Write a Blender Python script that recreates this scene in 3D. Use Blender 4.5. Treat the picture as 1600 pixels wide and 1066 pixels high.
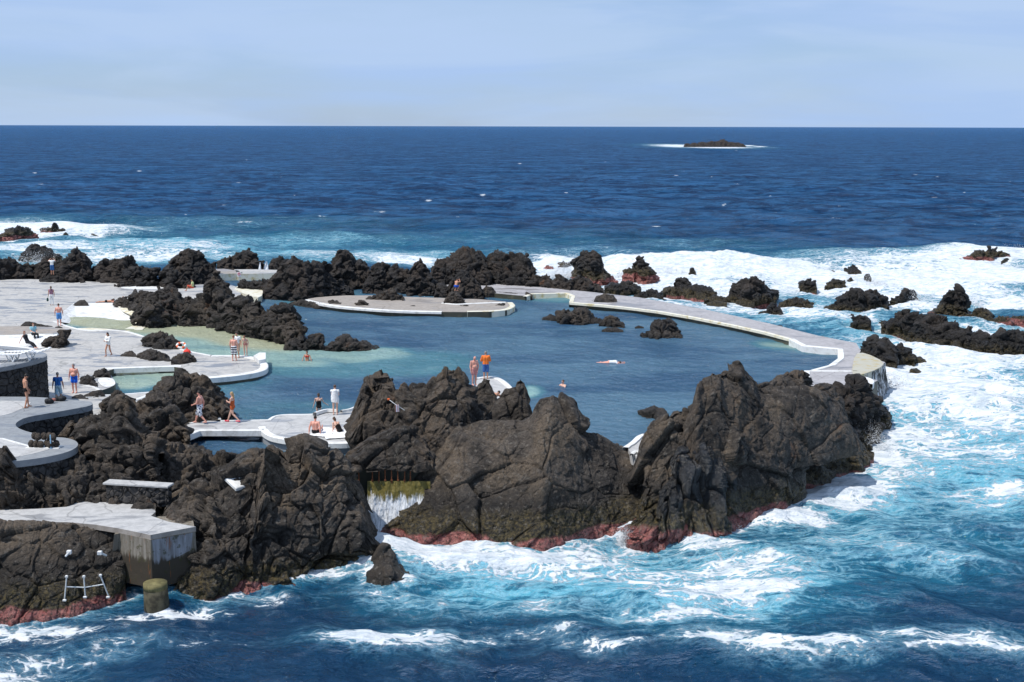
import bpy, math, random
import numpy as np
from mathutils import Matrix, Vector

for _o in list(bpy.data.objects):
    bpy.data.objects.remove(_o)
SC = bpy.context.scene
COL = SC.collection
rng = np.random.default_rng(7)
random.seed(7)

# ------------------------------------------------------------------ camera
F = 2000.0                      # focal length in units of a 1600 px wide frame
HC = 16.5                       # camera height over the pool surface (z = 0)
PITCH = math.atan(336.0 / F)
ROLL = 0.0025
fw = np.array([0, math.cos(PITCH), -math.sin(PITCH)])
r0 = np.array([1.0, 0, 0]); u0 = np.array([0, math.sin(PITCH), math.cos(PITCH)])
rt = r0 * math.cos(ROLL) + u0 * math.sin(ROLL)
up = u0 * math.cos(ROLL) - r0 * math.sin(ROLL)
cam = bpy.data.cameras.new('camera'); cam.sensor_width = 36.0; cam.lens = 36.0 * F / 1600.0
cam.clip_start = 0.5; cam.clip_end = 120000
co = bpy.data.objects.new('camera', cam); COL.objects.link(co)
M = Matrix(((rt[0], up[0], -fw[0], 0), (rt[1], up[1], -fw[1], 0), (rt[2], up[2], -fw[2], HC), (0, 0, 0, 1)))
co.matrix_world = M
SC.camera = co

# ------------------------------------------------------------------ sun, sky, exposure
SUN_EL = 60.0
SUN_AZ = (-0.88, -0.42)         # horizontal direction towards the sun (left, a little behind the viewer)
sx, sy = SUN_AZ; sl = math.hypot(sx, sy); sx /= sl; sy /= sl
se = math.radians(SUN_EL)
sundir = Vector((sx * math.cos(se), sy * math.cos(se), math.sin(se)))
L = bpy.data.lights.new('sun', 'SUN'); L.energy = 4.3; L.angle = math.radians(0.53); L.color = (1.0, 0.955, 0.89)
so = bpy.data.objects.new('sun', L); COL.objects.link(so)
so.rotation_euler = (-sundir).to_track_quat('-Z', 'Y').to_euler(); so.location = (0, 0, 60)
W = bpy.data.worlds.new('World'); SC.world = W; W.use_nodes = True
nt = W.node_tree; nt.nodes.clear()
wo = nt.nodes.new('ShaderNodeOutputWorld'); bg = nt.nodes.new('ShaderNodeBackground')
sk = nt.nodes.new('ShaderNodeTexSky'); sk.sky_type = 'NISHITA'; sk.sun_disc = False
sk.sun_elevation = se; sk.sun_rotation = math.atan2(sx, sy); sk.air_density = 1.0; sk.dust_density = 0.3; sk.ozone_density = 2.5
bg.inputs['Strength'].default_value = 0.10
# thin high cloud veil: paler patches over the sky texture, laid out by sky direction
tc = nt.nodes.new('ShaderNodeTexCoord'); mp = nt.nodes.new('ShaderNodeMapping'); mp.inputs['Scale'].default_value = (2.2, 2.2, 14.0)
mp.inputs['Rotation'].default_value = (0.10, 0.16, 0)
nz = nt.nodes.new('ShaderNodeTexNoise'); nz.inputs['Scale'].default_value = 1.6; nz.inputs['Detail'].default_value = 5; nz.inputs['Roughness'].default_value = 0.5
rp = nt.nodes.new('ShaderNodeMapRange'); rp.inputs['From Min'].default_value = 0.42; rp.inputs['From Max'].default_value = 0.62
rp.inputs['To Min'].default_value = 0.55; rp.inputs['To Max'].default_value = 1.0
mx = nt.nodes.new('ShaderNodeMix'); mx.data_type = 'RGBA'
tint = nt.nodes.new('ShaderNodeMix'); tint.data_type = 'RGBA'; tint.blend_type = 'MULTIPLY'; tint.inputs['Factor'].default_value = 1.0
SKY_TINT = (0.75, 0.88, 1.15, 1)
CLOUD = (4.15, 5.8, 8.75, 1)
tint.inputs['B'].default_value = SKY_TINT; mx.inputs['B'].default_value = CLOUD
nt.links.new(tc.outputs['Generated'], mp.inputs['Vector']); nt.links.new(mp.outputs['Vector'], nz.inputs['Vector'])
nt.links.new(nz.outputs['Fac'], rp.inputs['Value']); nt.links.new(rp.outputs['Result'], mx.inputs['Factor'])
nt.links.new(sk.outputs['Color'], tint.inputs['A']); nt.links.new(tint.outputs['Result'], mx.inputs['A'])
mx2 = nt.nodes.new('ShaderNodeMix'); mx2.data_type = 'RGBA'; mx2.inputs['B'].default_value = (5.3, 6.75, 8.95, 1)
mp2 = nt.nodes.new('ShaderNodeMapping'); mp2.inputs['Scale'].default_value = (1.6, 1.6, 11.0); mp2.inputs['Rotation'].default_value = (0.0, 0.22, 0)
nz2 = nt.nodes.new('ShaderNodeTexNoise'); nz2.inputs['Scale'].default_value = 1.9; nz2.inputs['Detail'].default_value = 7; nz2.inputs['Roughness'].default_value = 0.55; nz2.inputs['Distortion'].default_value = 0.6
rp2 = nt.nodes.new('ShaderNodeMapRange'); rp2.interpolation_type = 'SMOOTHSTEP'; rp2.inputs['From Min'].default_value = 0.40; rp2.inputs['From Max'].default_value = 0.62; rp2.inputs['To Max'].default_value = 0.42
nt.links.new(tc.outputs['Generated'], mp2.inputs['Vector']); nt.links.new(mp2.outputs['Vector'], nz2.inputs['Vector']); nt.links.new(nz2.outputs['Fac'], rp2.inputs['Value']); nt.links.new(rp2.outputs['Result'], mx2.inputs['Factor'])
nt.links.new(mx.outputs['Result'], mx2.inputs['A']); nt.links.new(mx2.outputs['Result'], bg.inputs['Color']); nt.links.new(bg.outputs['Background'], wo.inputs['Surface'])
SC.view_settings.view_transform = 'Standard'; SC.view_settings.look = 'None'
SC.view_settings.exposure = 0.0; SC.view_settings.gamma = 1.0
SC.cycles.use_denoising = True
SC.cycles.max_bounces = 6; SC.cycles.diffuse_bounces = 2; SC.cycles.glossy_bounces = 2; SC.cycles.transparent_max_bounces = 8

# ------------------------------------------------------------------ photo pixel -> world point on a real plane
def ray(px, py):
    px = np.asarray(px, float)[..., None]; py = np.asarray(py, float)[..., None]
    return fw * F + rt * (px - 800.0) + up * (533.0 - py)
def on_z(px, py, z):
    d = ray(px, py); t = (np.asarray(z, float) - HC) / d[..., 2]
    p = d * t[..., None]; p[..., 2] += HC
    return p
def at_dist(px, py, D):
    d = ray(px, py); h = np.hypot(d[..., 0], d[..., 1]); t = D / h
    p = d * np.asarray(t)[..., None]; p[..., 2] += HC
    return p
def project(p):
    q = p - np.array([0, 0, HC]); w = q @ fw
    return 800.0 + F * (q @ rt) / w, 533.0 - F * (q @ up) / w
def sea_z(D):
    t = np.clip((np.asarray(D, float) - 62) / 26.0, 0, 1); t = t * t * (3 - 2 * t)
    return -2.8 + 1.2 * t
def on_sea(px, py):
    z = np.full(np.shape(px), -2.2, float)
    for _ in range(12):
        p = on_z(px, py, z); z = 0.5 * z + 0.5 * sea_z(np.hypot(p[..., 0], p[..., 1]))
    return on_z(px, py, z)

# ------------------------------------------------------------------ numpy noise
def _h(ix, iy, iz, s):
    with np.errstate(over='ignore'):
        h = (ix.astype(np.uint32) * np.uint32(374761393)) ^ (iy.astype(np.uint32) * np.uint32(668265263)) ^ (iz.astype(np.uint32) * np.uint32(2147483647 - 1013)) ^ np.uint32((s * 974711 + 12345) & 0xffffffff)
        h = (h ^ (h >> np.uint32(13))) * np.uint32(1274126177)
        h = (h ^ (h >> np.uint32(16))) * np.uint32(2246822519)
        return h ^ (h >> np.uint32(15))
def perlin(p, s=0):
    i = np.floor(p); f = p - i; i = i.astype(np.int64)
    u = f * f * f * (f * (f * 6 - 15) + 10)
    r = 0
    for dx in (0, 1):
        wx = u[:, 0] if dx else 1 - u[:, 0]
        for dy in (0, 1):
            wy = u[:, 1] if dy else 1 - u[:, 1]
            for dz in (0, 1):
                wz = u[:, 2] if dz else 1 - u[:, 2]
                h = _h(i[:, 0] + dx, i[:, 1] + dy, i[:, 2] + dz, s)
                gx = (h & np.uint32(1023)).astype(np.float64) / 511.5 - 1
                gy = ((h >> np.uint32(10)) & np.uint32(1023)).astype(np.float64) / 511.5 - 1
                gz = ((h >> np.uint32(20)) & np.uint32(1023)).astype(np.float64) / 511.5 - 1
                r = r + wx * wy * wz * (gx * (f[:, 0] - dx) + gy * (f[:, 1] - dy) + gz * (f[:, 2] - dz))
    return r * 1.1
def fbm(p, o=4, s=0, g=0.5, ridge=False):
    a = 1.0; r = 0; t = 0
    for k in range(o):
        n = perlin(p * (2.03 ** k) + k * 17.3, s + k)
        if ridge: n = 0.6 - np.abs(n) * 2.0
        r = r + a * n; t += a; a *= g
    return r / t
def worley(p, s=0, facet=True):
    i = np.floor(p).astype(np.int64); f = p - i
    n = len(p); F1 = np.full(n, 9.0); F2 = np.full(n, 9.0); fac = np.zeros(n); cid = np.zeros(n)
    for dx in (-1, 0, 1):
        for dy in (-1, 0, 1):
            for dz in (-1, 0, 1):
                h = _h(i[:, 0] + dx, i[:, 1] + dy, i[:, 2] + dz, s)
                a = (h & np.uint32(1023)).astype(float) / 1023; b = ((h >> np.uint32(10)) & np.uint32(1023)).astype(float) / 1023
                c = ((h >> np.uint32(20)) & np.uint32(1023)).astype(float) / 1023
                vx = dx + a - f[:, 0]; vy = dy + b - f[:, 1]; vz = dz + c - f[:, 2]
                d = np.sqrt(vx * vx + vy * vy + vz * vz)
                m = d < F1
                F2 = np.where(m, F1, np.minimum(F2, d))
                if facet:
                    fac = np.where(m, vx * (b - .5) + vy * (c - .5) + vz * (a - .5) + (a + b + c - 1.5) * 0.35, fac)
                    cid = np.where(m, (a * 7.1 + b * 3.3) % 1.0, cid)
                F1 = np.where(m, d, F1)
    return F1, F2, fac * 2.0, cid

# ------------------------------------------------------------------ object helpers
def setp(o, label=None, cat=None, group=None, kind=None):
    if label: o['label'] = label
    if cat: o['category'] = cat
    if group: o['group'] = group
    if kind: o['kind'] = kind
    return o
def link(name, me, parent=None):
    o = bpy.data.objects.new(name, me); COL.objects.link(o)
    if parent: o.parent = parent
    return o
def recentre(o):
    """move a top-level object's origin to its base"""
    me = o.data; n = len(me.vertices); a = np.empty(n * 3); me.vertices.foreach_get('co', a); a = a.reshape(-1, 3)
    c = np.array([(a[:, 0].min() + a[:, 0].max()) / 2, (a[:, 1].min() + a[:, 1].max()) / 2, a[:, 2].min()])
    a -= c; me.vertices.foreach_set('co', a.ravel()); o.location = c; me.update()
    return o
def empty(name, loc, label=None, cat=None, group=None, rz=0):
    o = bpy.data.objects.new(name, None); COL.objects.link(o); o.location = loc; o.rotation_euler = (0, 0, rz); o.empty_display_size = .3
    return setp(o, label, cat, group)
def grid_mesh(name, V, mat, mask=None, attrs=None, smooth=True, flip=False):
    """V: (rows, cols, 3)"""
    R, C = V.shape[:2]
    idx = np.arange(R * C).reshape(R, C)
    q = np.stack([idx[:-1, :-1], idx[:-1, 1:], idx[1:, 1:], idx[1:, :-1]], -1).reshape(-1, 4)
    if flip: q = q[:, ::-1]
    vv = V.reshape(-1, 3)
    if mask is not None:
        mk = mask.reshape(-1); q = q[mk[q].any(1)]
        used = np.unique(q); rem = np.full(len(vv), -1); rem[used] = np.arange(len(used)); q = rem[q]; vv = vv[used]
        if attrs: attrs = {k: a.reshape(len(mk), -1)[used] for k, a in attrs.items()}
    me = bpy.data.meshes.new(name)
    me.vertices.add(len(vv)); me.vertices.foreach_set('co', np.ascontiguousarray(vv, dtype=np.float32).ravel())
    me.loops.add(len(q) * 4); me.loops.foreach_set('vertex_index', np.ascontiguousarray(q, dtype=np.int32).ravel())
    me.polygons.add(len(q)); me.polygons.foreach_set('loop_start', np.arange(0, len(q) * 4, 4, dtype=np.int32))
    try: me.polygons.foreach_set('loop_total', np.full(len(q), 4, dtype=np.int32))
    except Exception: pass
    me.update(calc_edges=True)
    if smooth: me.polygons.foreach_set('use_smooth', np.ones(len(q), bool))
    if attrs:
        for k, a in attrs.items():
            at = me.attributes.new(k, 'FLOAT', 'POINT'); at.data.foreach_set('value', np.ascontiguousarray(a, dtype=np.float32).ravel())
    me.materials.append(mat); me.validate()
    return me
def pmesh(name, verts, faces, mat, smooth=False):
    me = bpy.data.meshes.new(name); me.from_pydata([tuple(map(float, v)) for v in verts], [], faces); me.update()
    if smooth: me.polygons.foreach_set('use_smooth', np.ones(len(faces), bool))
    me.materials.append(mat)
    return me
class MB:
    """collects simple shapes into one mesh"""
    def __init__(s): s.v = []; s.f = []
    def add(s, vs, fs):
        b = len(s.v); s.v += [tuple(v) for v in vs]; s.f += [tuple(b + i for i in f) for f in fs]
    def box(s, c, d, rz=0, bev=0.0):
        cx, cy, cz = c; hx, hy, hz = d[0] / 2, d[1] / 2, d[2] / 2; b = bev
        pts = []
        for (zz, e) in ((-hz, b), (-hz + b, 0), (hz - b, 0), (hz, b)) if b else ((-hz, 0), (hz, 0)):
            for (x, y) in ((-hx + e, -hy + e), (hx - e, -hy + e), (hx - e, hy - e), (-hx + e, hy - e)):
                pts.append((cx + x * math.cos(rz) - y * math.sin(rz), cy + x * math.sin(rz) + y * math.cos(rz), cz + zz))
        n = len(pts) // 4; fs = [(3, 2, 1, 0), tuple(range(4 * n - 4, 4 * n))]
        for k in range(n - 1):
            for j in range(4): fs.append((4 * k + j, 4 * k + (j + 1) % 4, 4 * k + 4 + (j + 1) % 4, 4 * k + 4 + j))
        s.add(pts, fs)
    def tube(s, a, b, ra, rb=None, n=10, caps=2):
        """tapered capsule from a to b"""
        rb = ra if rb is None else rb
        a = np.array(a, float); b = np.array(b, float); d = b - a; l = np.linalg.norm(d); d = d / l if l > 1e-9 else np.array([0, 0, 1.0])
        x = np.cross(d, [0, 0, 1.0]) if abs(d[2]) < .9 else np.cross(d, [1.0, 0, 0]); x /= np.linalg.norm(x); y = np.cross(d, x)
        rings = []
        for k in range(caps): t = (k + 0.35) / caps * math.pi / 2; rings.append((a - d * ra * math.cos(t), ra * math.sin(t)))
        rings.append((a, ra)); rings.append((b, rb))
        for k in range(caps): t = (k + 0.65) / caps * math.pi / 2; rings.append((b + d * rb * math.sin(t), rb * math.cos(t)))
        pts = []
        for c, r in rings:
            for j in range(n):
                t = 2 * math.pi * j / n; pts.append(c + (x * math.cos(t) + y * math.sin(t)) * max(r, 1e-4))
        fs = [tuple(range(n))[::-1], tuple(range(len(pts) - n, len(pts)))]
        for k in range(len(rings) - 1):
            for j in range(n): fs.append((k * n + j, k * n + (j + 1) % n, (k + 1) * n + (j + 1) % n, (k + 1) * n + j))
        s.add(pts, fs)
    def ball(s, c, r, n=12, m=8, rot=None):
        c = np.array(c, float); r = np.array(r, float) * np.ones(3); pts = []
        for i in range(m + 1):
            ph = math.pi * (i + 0.02) / (m + 0.04)
            for j in range(n):
                t = 2 * math.pi * j / n; v = np.array([math.sin(ph) * math.cos(t), math.sin(ph) * math.sin(t), math.cos(ph)]) * r
                if rot is not None: v = rot @ v
                pts.append(c + v)
        fs = [tuple(range(n)), tuple(range(m * n, m * n + n))[::-1]]
        for i in range(m):
            for j in range(n): fs.append((i * n + j, (i + 1) * n + j, (i + 1) * n + (j + 1) % n, i * n + (j + 1) % n))
        s.add(pts, fs)
    def mesh(s, name, mat, smooth=False): return pmesh(name, s.v, s.f, mat, smooth)
    def obj(s, name, mat, parent=None, smooth=False): return link(name, s.mesh(name, mat, smooth), parent)

# ------------------------------------------------------------------ material helpers
class NT:
    def __init__(s, name):
        s.m = bpy.data.materials.new(name); s.m.use_nodes = True; s.t = s.m.node_tree; s.t.nodes.clear()
        s.out = s.t.nodes.new('ShaderNodeOutputMaterial')
    def n(s, ty, **kw):
        nd = s.t.nodes.new(ty)
        for k, v in kw.items():
            if k.startswith('_'): setattr(nd, k[1:], v)
        for k, v in kw.items():
            if not k.startswith('_'): s.set(nd, k.replace('__', ' '), v)
        return nd
    def set(s, nd, key, v):
        if key.startswith('i') and key[1:].isdigit(): key = int(key[1:])
        if isinstance(v, bpy.types.NodeSocket): s.t.links.new(v, nd.inputs[key])
        else: nd.inputs[key].default_value = v
    def mix(s, f, a, b, mode='MIX'):
        nd = s.t.nodes.new('ShaderNodeMix'); nd.data_type = 'RGBA'; nd.blend_type = mode
        for k, v in ((0, f), (6, a), (7, b)):
            if isinstance(v, bpy.types.NodeSocket): s.t.links.new(v, nd.inputs[k])
            elif k == 0: nd.inputs[0].default_value = v
            else: nd.inputs[k].default_value = (*v, 1)
        return nd.outputs[2]
    def ma(s, op, a, b=0.0, c=None, clamp=False):
        nd = s.t.nodes.new('ShaderNodeMath'); nd.operation = op; nd.use_clamp = clamp
        for k, v in ((0, a), (1, b), (2, c)):
            if v is None: continue
            if isinstance(v, bpy.types.NodeSocket): s.t.links.new(v, nd.inputs[k])
            else: nd.inputs[k].default_value = v
        return nd.outputs[0]
    def ss(s, v, a, b, lo=0.0, hi=1.0):
        nd = s.t.nodes.new('ShaderNodeMapRange'); nd.interpolation_type = 'SMOOTHSTEP'
        for k, x in ((0, v), (1, a), (2, b), (3, lo), (4, hi)):
            if isinstance(x, bpy.types.NodeSocket): s.t.links.new(x, nd.inputs[k])
            else: nd.inputs[k].default_value = x
        return nd.outputs[0]
    def pos(s): return s.n('ShaderNodeNewGeometry').outputs['Position']
    def mapv(s, vec, scale=(1, 1, 1), rot=(0, 0, 0)):
        nd = s.n('ShaderNodeMapping', Vector=vec, Scale=scale, Rotation=rot); return nd.outputs[0]
    def noise(s, vec, sc, det=4, ro=.55, dist=0.0):
        return s.n('ShaderNodeTexNoise', Vector=vec, Scale=sc, Detail=det, Roughness=ro, Distortion=dist).outputs['Fac']
    def noisec(s, vec, sc, det=4):
        return s.n('ShaderNodeTexNoise', Vector=vec, Scale=sc, Detail=det).outputs['Color']
    def vor(s, vec, sc, feat='F1', out='Distance', rnd=1.0):
        nd = s.n('ShaderNodeTexVoronoi', _feature=feat, Vector=vec, Scale=sc, Randomness=rnd); return nd.outputs[out]
    def attr(s, name): return s.n('ShaderNodeAttribute', _attribute_name=name).outputs['Fac']
    def bump(s, h, st=.5, dist=.05, nrm=None):
        nd = s.n('ShaderNodeBump', Height=h, Strength=st, Distance=dist)
        if nrm is not None: s.t.links.new(nrm, nd.inputs['Normal'])
        return nd.outputs[0]
    def bsdf(s, col, rough=.8, nrm=None, spec=.5, **kw):
        nd = s.t.nodes.new('ShaderNodeBsdfPrincipled')
        if isinstance(col, bpy.types.NodeSocket): s.t.links.new(col, nd.inputs['Base Color'])
        else: nd.inputs['Base Color'].default_value = (*col, 1)
        s.set(nd, 'Roughness', rough); s.set(nd, 'Specular IOR Level', spec)
        if nrm is not None: s.t.links.new(nrm, nd.inputs['Normal'])
        for k, v in kw.items(): s.set(nd, k.replace('__', ' '), v)
        s.t.links.new(nd.outputs[0], s.out.inputs[0]); return nd

def rock_material(name, dark, mid, warm, light, bumpd=.06, band=True, wetgloss=True, lichen=.5):
    t = NT(name); P = t.pos()
    n1 = t.noise(P, .35, 5, .6, .4); n2 = t.noise(P, 1.7, 6, .65); n3 = t.noise(P, 7.0, 6, .72)
    v1 = t.vor(t.mix(.25, P, t.noisec(P, 2.2), 'ADD'), 1.3, 'DISTANCE_TO_EDGE')
    c = t.mix(t.ss(t.ma('ADD', t.ma('MULTIPLY', n2, .5), t.ma('MULTIPLY', t.noise(P, .28, 4, .6, .8), .5)), .42, .57), dark, mid)
    c = t.mix(t.ss(n1, .46, .60, 0, .85), c, warm)
    c = t.mix(t.ss(t.noise(P, .8, 5, .7, 1.0), .56, .72, 0, lichen), c, light)
    c = t.mix(t.ss(n3, .3, .75, 0, .6), c, tuple(x * .45 for x in dark))
    c = t.mix(t.ss(t.noise(P, .5, 3, .6, .5), .66, .74, 0, .55), c, (.16, .075, .035))
    tide = t.attr('tide')
    wob = t.ma('ADD', tide, t.ma('MULTIPLY', t.ma('SUBTRACT', t.noise(P, .55, 4, .6), .5), 1.5))
    rough = .86
    if band:
        sp = t.noise(P, 6.5, 4, .75)
        mus = t.mix(t.ss(sp, .42, .60), (.016, .014, .009), (.115, .085, .032))
        c = t.mix(t.ss(wob, 2.9, 1.9, 0, .8), c, tuple(x * .5 for x in dark))
        c = t.mix(t.ss(wob, 1.75, 1.1, 0, .9), c, mus)
        pk = t.mix(t.ss(t.noise(P, 2.6, 4, .7), .35, .65), (.30, .085, .075), (.46, .19, .16))
        pk = t.mix(t.ss(sp, .52, .58, 0, .8), pk, (.03, .022, .015))
        wob2 = t.ma('ADD', tide, t.ma('MULTIPLY', t.ma('SUBTRACT', t.noise(P, .33, 3, .6), .5), 1.7))
        c = t.mix(t.ss(wob2, .62, .45), c, pk)
        rough = t.ss(wob, 1.5, 3.2, .38, .86)
    else:
        c = t.mix(t.ss(wob, .5, .15, 0, .7), c, (.012, .011, .009))
    rg = t.ma('ABSOLUTE', t.ma('SUBTRACT', t.noise(P, 3.6, 6, .66, .4), .5)); rg2 = t.ma('ABSOLUTE', t.ma('SUBTRACT', t.noise(P, 11, 5, .7), .5))
    hgt = t.ma('ADD', t.ma('MULTIPLY', n3, .7), t.ma('ADD', t.ma('MULTIPLY', n2, .8), t.ma('ADD', t.ma('MULTIPLY', rg, 1.6), t.ma('ADD', t.ma('MULTIPLY', rg2, .9), t.ma('MULTIPLY', t.noise(P, 26, 4, .75), .35)))))
    c = t.mix(t.ss(rg, .035, .0, 0, .55), c, tuple(x * .4 for x in dark)); c = t.mix(t.ss(t.noise(P, 4.2, 6, .75), .54, .66, 0, .55), c, light)
    hgt = t.ma('ADD', hgt, t.ss(v1, 0, .08, -.25, 0))
    t.bsdf(c, rough, t.bump(hgt, 1.0, bumpd * 2.2), .4)
    return t.m
MAT = {}
MAT['lava'] = rock_material('black_lava_rock', (.018, .0165, .016), (.052, .046, .043), (.075, .057, .045), (.095, .086, .078), .07, True)
MAT['lava_pool'] = rock_material('pool_lava_rock', (.024, .021, .019), (.072, .062, .055), (.105, .082, .062), (.14, .125, .108), .07, False)
MAT['brown'] = rock_material('brown_lava_rock', (.028, .023, .019), (.105, .085, .068), (.158, .117, .082), (.20, .180, .152), .06, True)
MAT['massive'] = rock_material('massive_basalt_rock', (.034, .028, .023), (.115, .093, .074), (.172, .129, .089), (.225, .20, .168), .05, True, lichen=.6)

MAT['wetblack'] = rock_material('wet_black_basalt', (.010, .010, .011), (.022, .022, .023), (.030, .028, .027), (.075, .075, .078), .05, True, lichen=.9)
for _n in MAT['wetblack'].node_tree.nodes:
    if _n.type == 'BSDF_PRINCIPLED':
        for _l in list(_n.inputs['Roughness'].links): MAT['wetblack'].node_tree.links.remove(_l)
        _n.inputs['Roughness'].default_value = .28; _n.inputs['Specular IOR Level'].default_value = .7
def concrete(name, base, dark, wet, stain=1.0, tan=None):
    t = NT(name); P = t.pos()
    Pm = t.mapv(P, (.28, .7, .6)); 
    n1 = t.noise(Pm, 1.1, 6, .62, .8); n2 = t.noise(P, 2.6, 6, .7); n3 = t.noise(P, 18, 4, .7)
    c = t.mix(t.ss(n2, .35, .7), base, dark)
    c = t.mix(t.ss(n1, .53, .60, 0, .85 * stain), c, wet)
    if tan: c = t.mix(t.ss(t.noise(Pm, .5, 4, .6), .5, .62, 0, .9), c, tan)
    c = t.mix(t.ss(n3, .45, .75, 0, .25), c, tuple(x * .5 for x in dark))
    cr = t.vor(t.mix(.5, P, t.noisec(P, .8), 'ADD'), .33, 'DISTANCE_TO_EDGE')
    c = t.mix(t.ss(cr, .012, .0, 0, .5), c, tuple(x * .35 for x in dark))
    r = t.ss(n1, .53, .60, .8, .35)
    t.bsdf(c, r, t.bump(t.ma('ADD', n3, n2), .4, .02), .4)
    return t.m
MAT['deck'] = concrete('weathered_concrete', (.475, .458, .430), (.345, .335, .32), (.20, .21, .23))
MAT['deck_wet'] = concrete('wet_walkway_concrete', (.41, .395, .40), (.30, .285, .285), (.22, .205, .20))
MAT['deck_tan'] = concrete('tan_concrete', (.36, .32, .28), (.27, .235, .20), (.24, .21, .185), .6)
MAT['deck_pale'] = concrete('pale_concrete', (.49, .482, .468), (.36, .355, .347), (.25, .255, .265), .8)
MAT['deck_gray'] = concrete('blue_grey_concrete', (.27, .285, .295), (.21, .22, .235), (.17, .185, .205), .5)
def paint(name, base=(.74, .735, .71), grime=(.42, .40, .36), amt=.7):
    t = NT(name); P = t.pos(); n = t.noise(P, 1.6, 6, .65, .5); n2 = t.noise(P, 9, 4, .7)
    c = t.mix(t.ss(n, .46, .72, 0, amt), base, grime); c = t.mix(t.ss(n2, .60, .72, 0, amt * .6), c, tuple(x * .7 for x in grime))
    t.bsdf(c, .55, t.bump(n2, .3, .02), .4); return t.m
MAT['white'] = paint('white_painted_concrete')
MAT['cream'] = paint('cream_stained_paint', (.70, .67, .56), (.50, .40, .17), 1.0)
MAT['yellow'] = paint('yellow_algae_concrete', (.50, .40, .16), (.30, .22, .07), .9)
MAT['sill'] = paint('algae_tinted_sill', (.44, .42, .34), (.42, .31, .09), 1.0)
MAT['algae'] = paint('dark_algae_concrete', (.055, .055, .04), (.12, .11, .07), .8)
def stone_wall():
    t = NT('basalt_masonry'); P = t.pos()
    n = t.noise(P, 5, 5, .7); cell = t.n('ShaderNodeTexVoronoi', Vector=P, Scale=2.6)
    ed = t.vor(P, 2.6, 'DISTANCE_TO_EDGE')
    c = t.mix(t.ss(n, .3, .7), (.020, .019, .019), (.055, .051, .049))
    c = t.mix(t.ma('MULTIPLY', t.n('ShaderNodeSeparateColor', Color=cell.outputs['Color']).outputs[0], .55), c, (.085, .078, .073))
    c = t.mix(t.ss(ed, .05, .01, 0, .75), c, (.012, .012, .012))
    t.bsdf(c, .85, t.bump(t.ma('ADD', t.ss(ed, 0, .12), t.ma('MULTIPLY', n, .4)), 1.0, .09), .3); return t.m
MAT['stone'] = stone_wall()
def simple(name, col, rough=.7, spec=.4, var=.15, sc=8, metal=0.0):
    t = NT(name); P = t.n('ShaderNodeTexCoord').outputs['Object']; n = t.noise(P, sc, 4, .6)
    c = t.mix(t.ss(n, .3, .7, 0, 1), tuple(x * (1 - var) for x in col), tuple(min(1, x * (1 + var)) for x in col))
    t.bsdf(c, rough, t.bump(n, .15, .01), spec, Metallic=metal); return t.m
MAT['rust'] = simple('rusty_iron', (.17, .06, .025), .8, .3, .5, 30)
MAT['pipe'] = simple('white_painted_pipe', (.62, .62, .60), .4, .5, .15, 12)
MAT['black'] = simple('black_fabric', (.012, .012, .014))
MAT['plastic'] = simple('white_plastic', (.78, .78, .77), .35)
# ------------------------------------------------------------------ anchors: where foam and aerated water lie (world metres)
FO = []   # x, y, rx, ry, foam, turquoise
def fo(px, py, rx, ry, f, q, sea=True):
    c = on_sea(px, py); a = on_sea(px - rx, py); b = on_sea(px + rx, py); u = on_sea(px, max(py - ry, 205)); d = on_sea(px, py + ry)
    FO.append((c[0], (u[1] + d[1]) / 2 * .5 + c[1] * .5, (b[0] - a[0]) / 2, abs(u[1] - d[1]) / 2, f, q))
# near shore, below the cliffs
fo(700, 880, 110, 22, 1., .9); fo(820, 885, 120, 22, .74, 1.0); fo(930, 872, 90, 26, .50, .8); fo(980, 835, 22, 22, .9, .8)
fo(625, 862, 60, 22, 1., .8); fo(870, 925, 190, 24, .20, .95); fo(1120, 935, 160, 40, .50, .85); fo(1180, 905, 120, 30, .46, .8)
fo(1200, 940, 60, 16, .68, .8); fo(1060, 975, 170, 14, .50, .6); fo(1210, 815, 80, 16, .95, .8); fo(1290, 780, 100, 26, .62, .8)
fo(1330, 755, 70, 30, .58, .8); fo(1100, 860, 90, 14, .60, .6); fo(1400, 870, 120, 40, .32, .55); fo(1500, 900, 90, 18, .34, .6)
fo(600, 1003, 130, 20, .62, .4); fo(560, 1008, 70, 16, .66, .45); fo(800, 1000, 160, 10, .42, .25); fo(950, 1012, 120, 8, .44, .2)
fo(1110, 1018, 80, 18, .58, .42); fo(1180, 1032, 90, 20, .52, .4); fo(1290, 1036, 120, 22, .54, .4); fo(1410, 1014, 80, 14, .46, .4); fo(1540, 1022, 120, 26, .56, .42); fo(950, 1015, 120, 14, .46, .3); fo(1480, 1035, 90, 8, .55, .2)
fo(60, 985, 160, 16, .56, .2); fo(250, 962, 130, 10, .58, .1); fo(420, 945, 80, 10, .40, 0); fo(40, 1040, 120, 34, .44, .28); fo(170, 1015, 90, 20, .34, .28); fo(330, 1005, 120, 20, .33, .1)
fo(680, 945, 100, 20, .32, .5); fo(600, 935, 60, 14, .36, .2); fo(850, 960, 120, 18, .36, .5); fo(700, 1050, 160, 16, .24, .1); fo(20, 1066, 150, 30, .45, .3)
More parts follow.
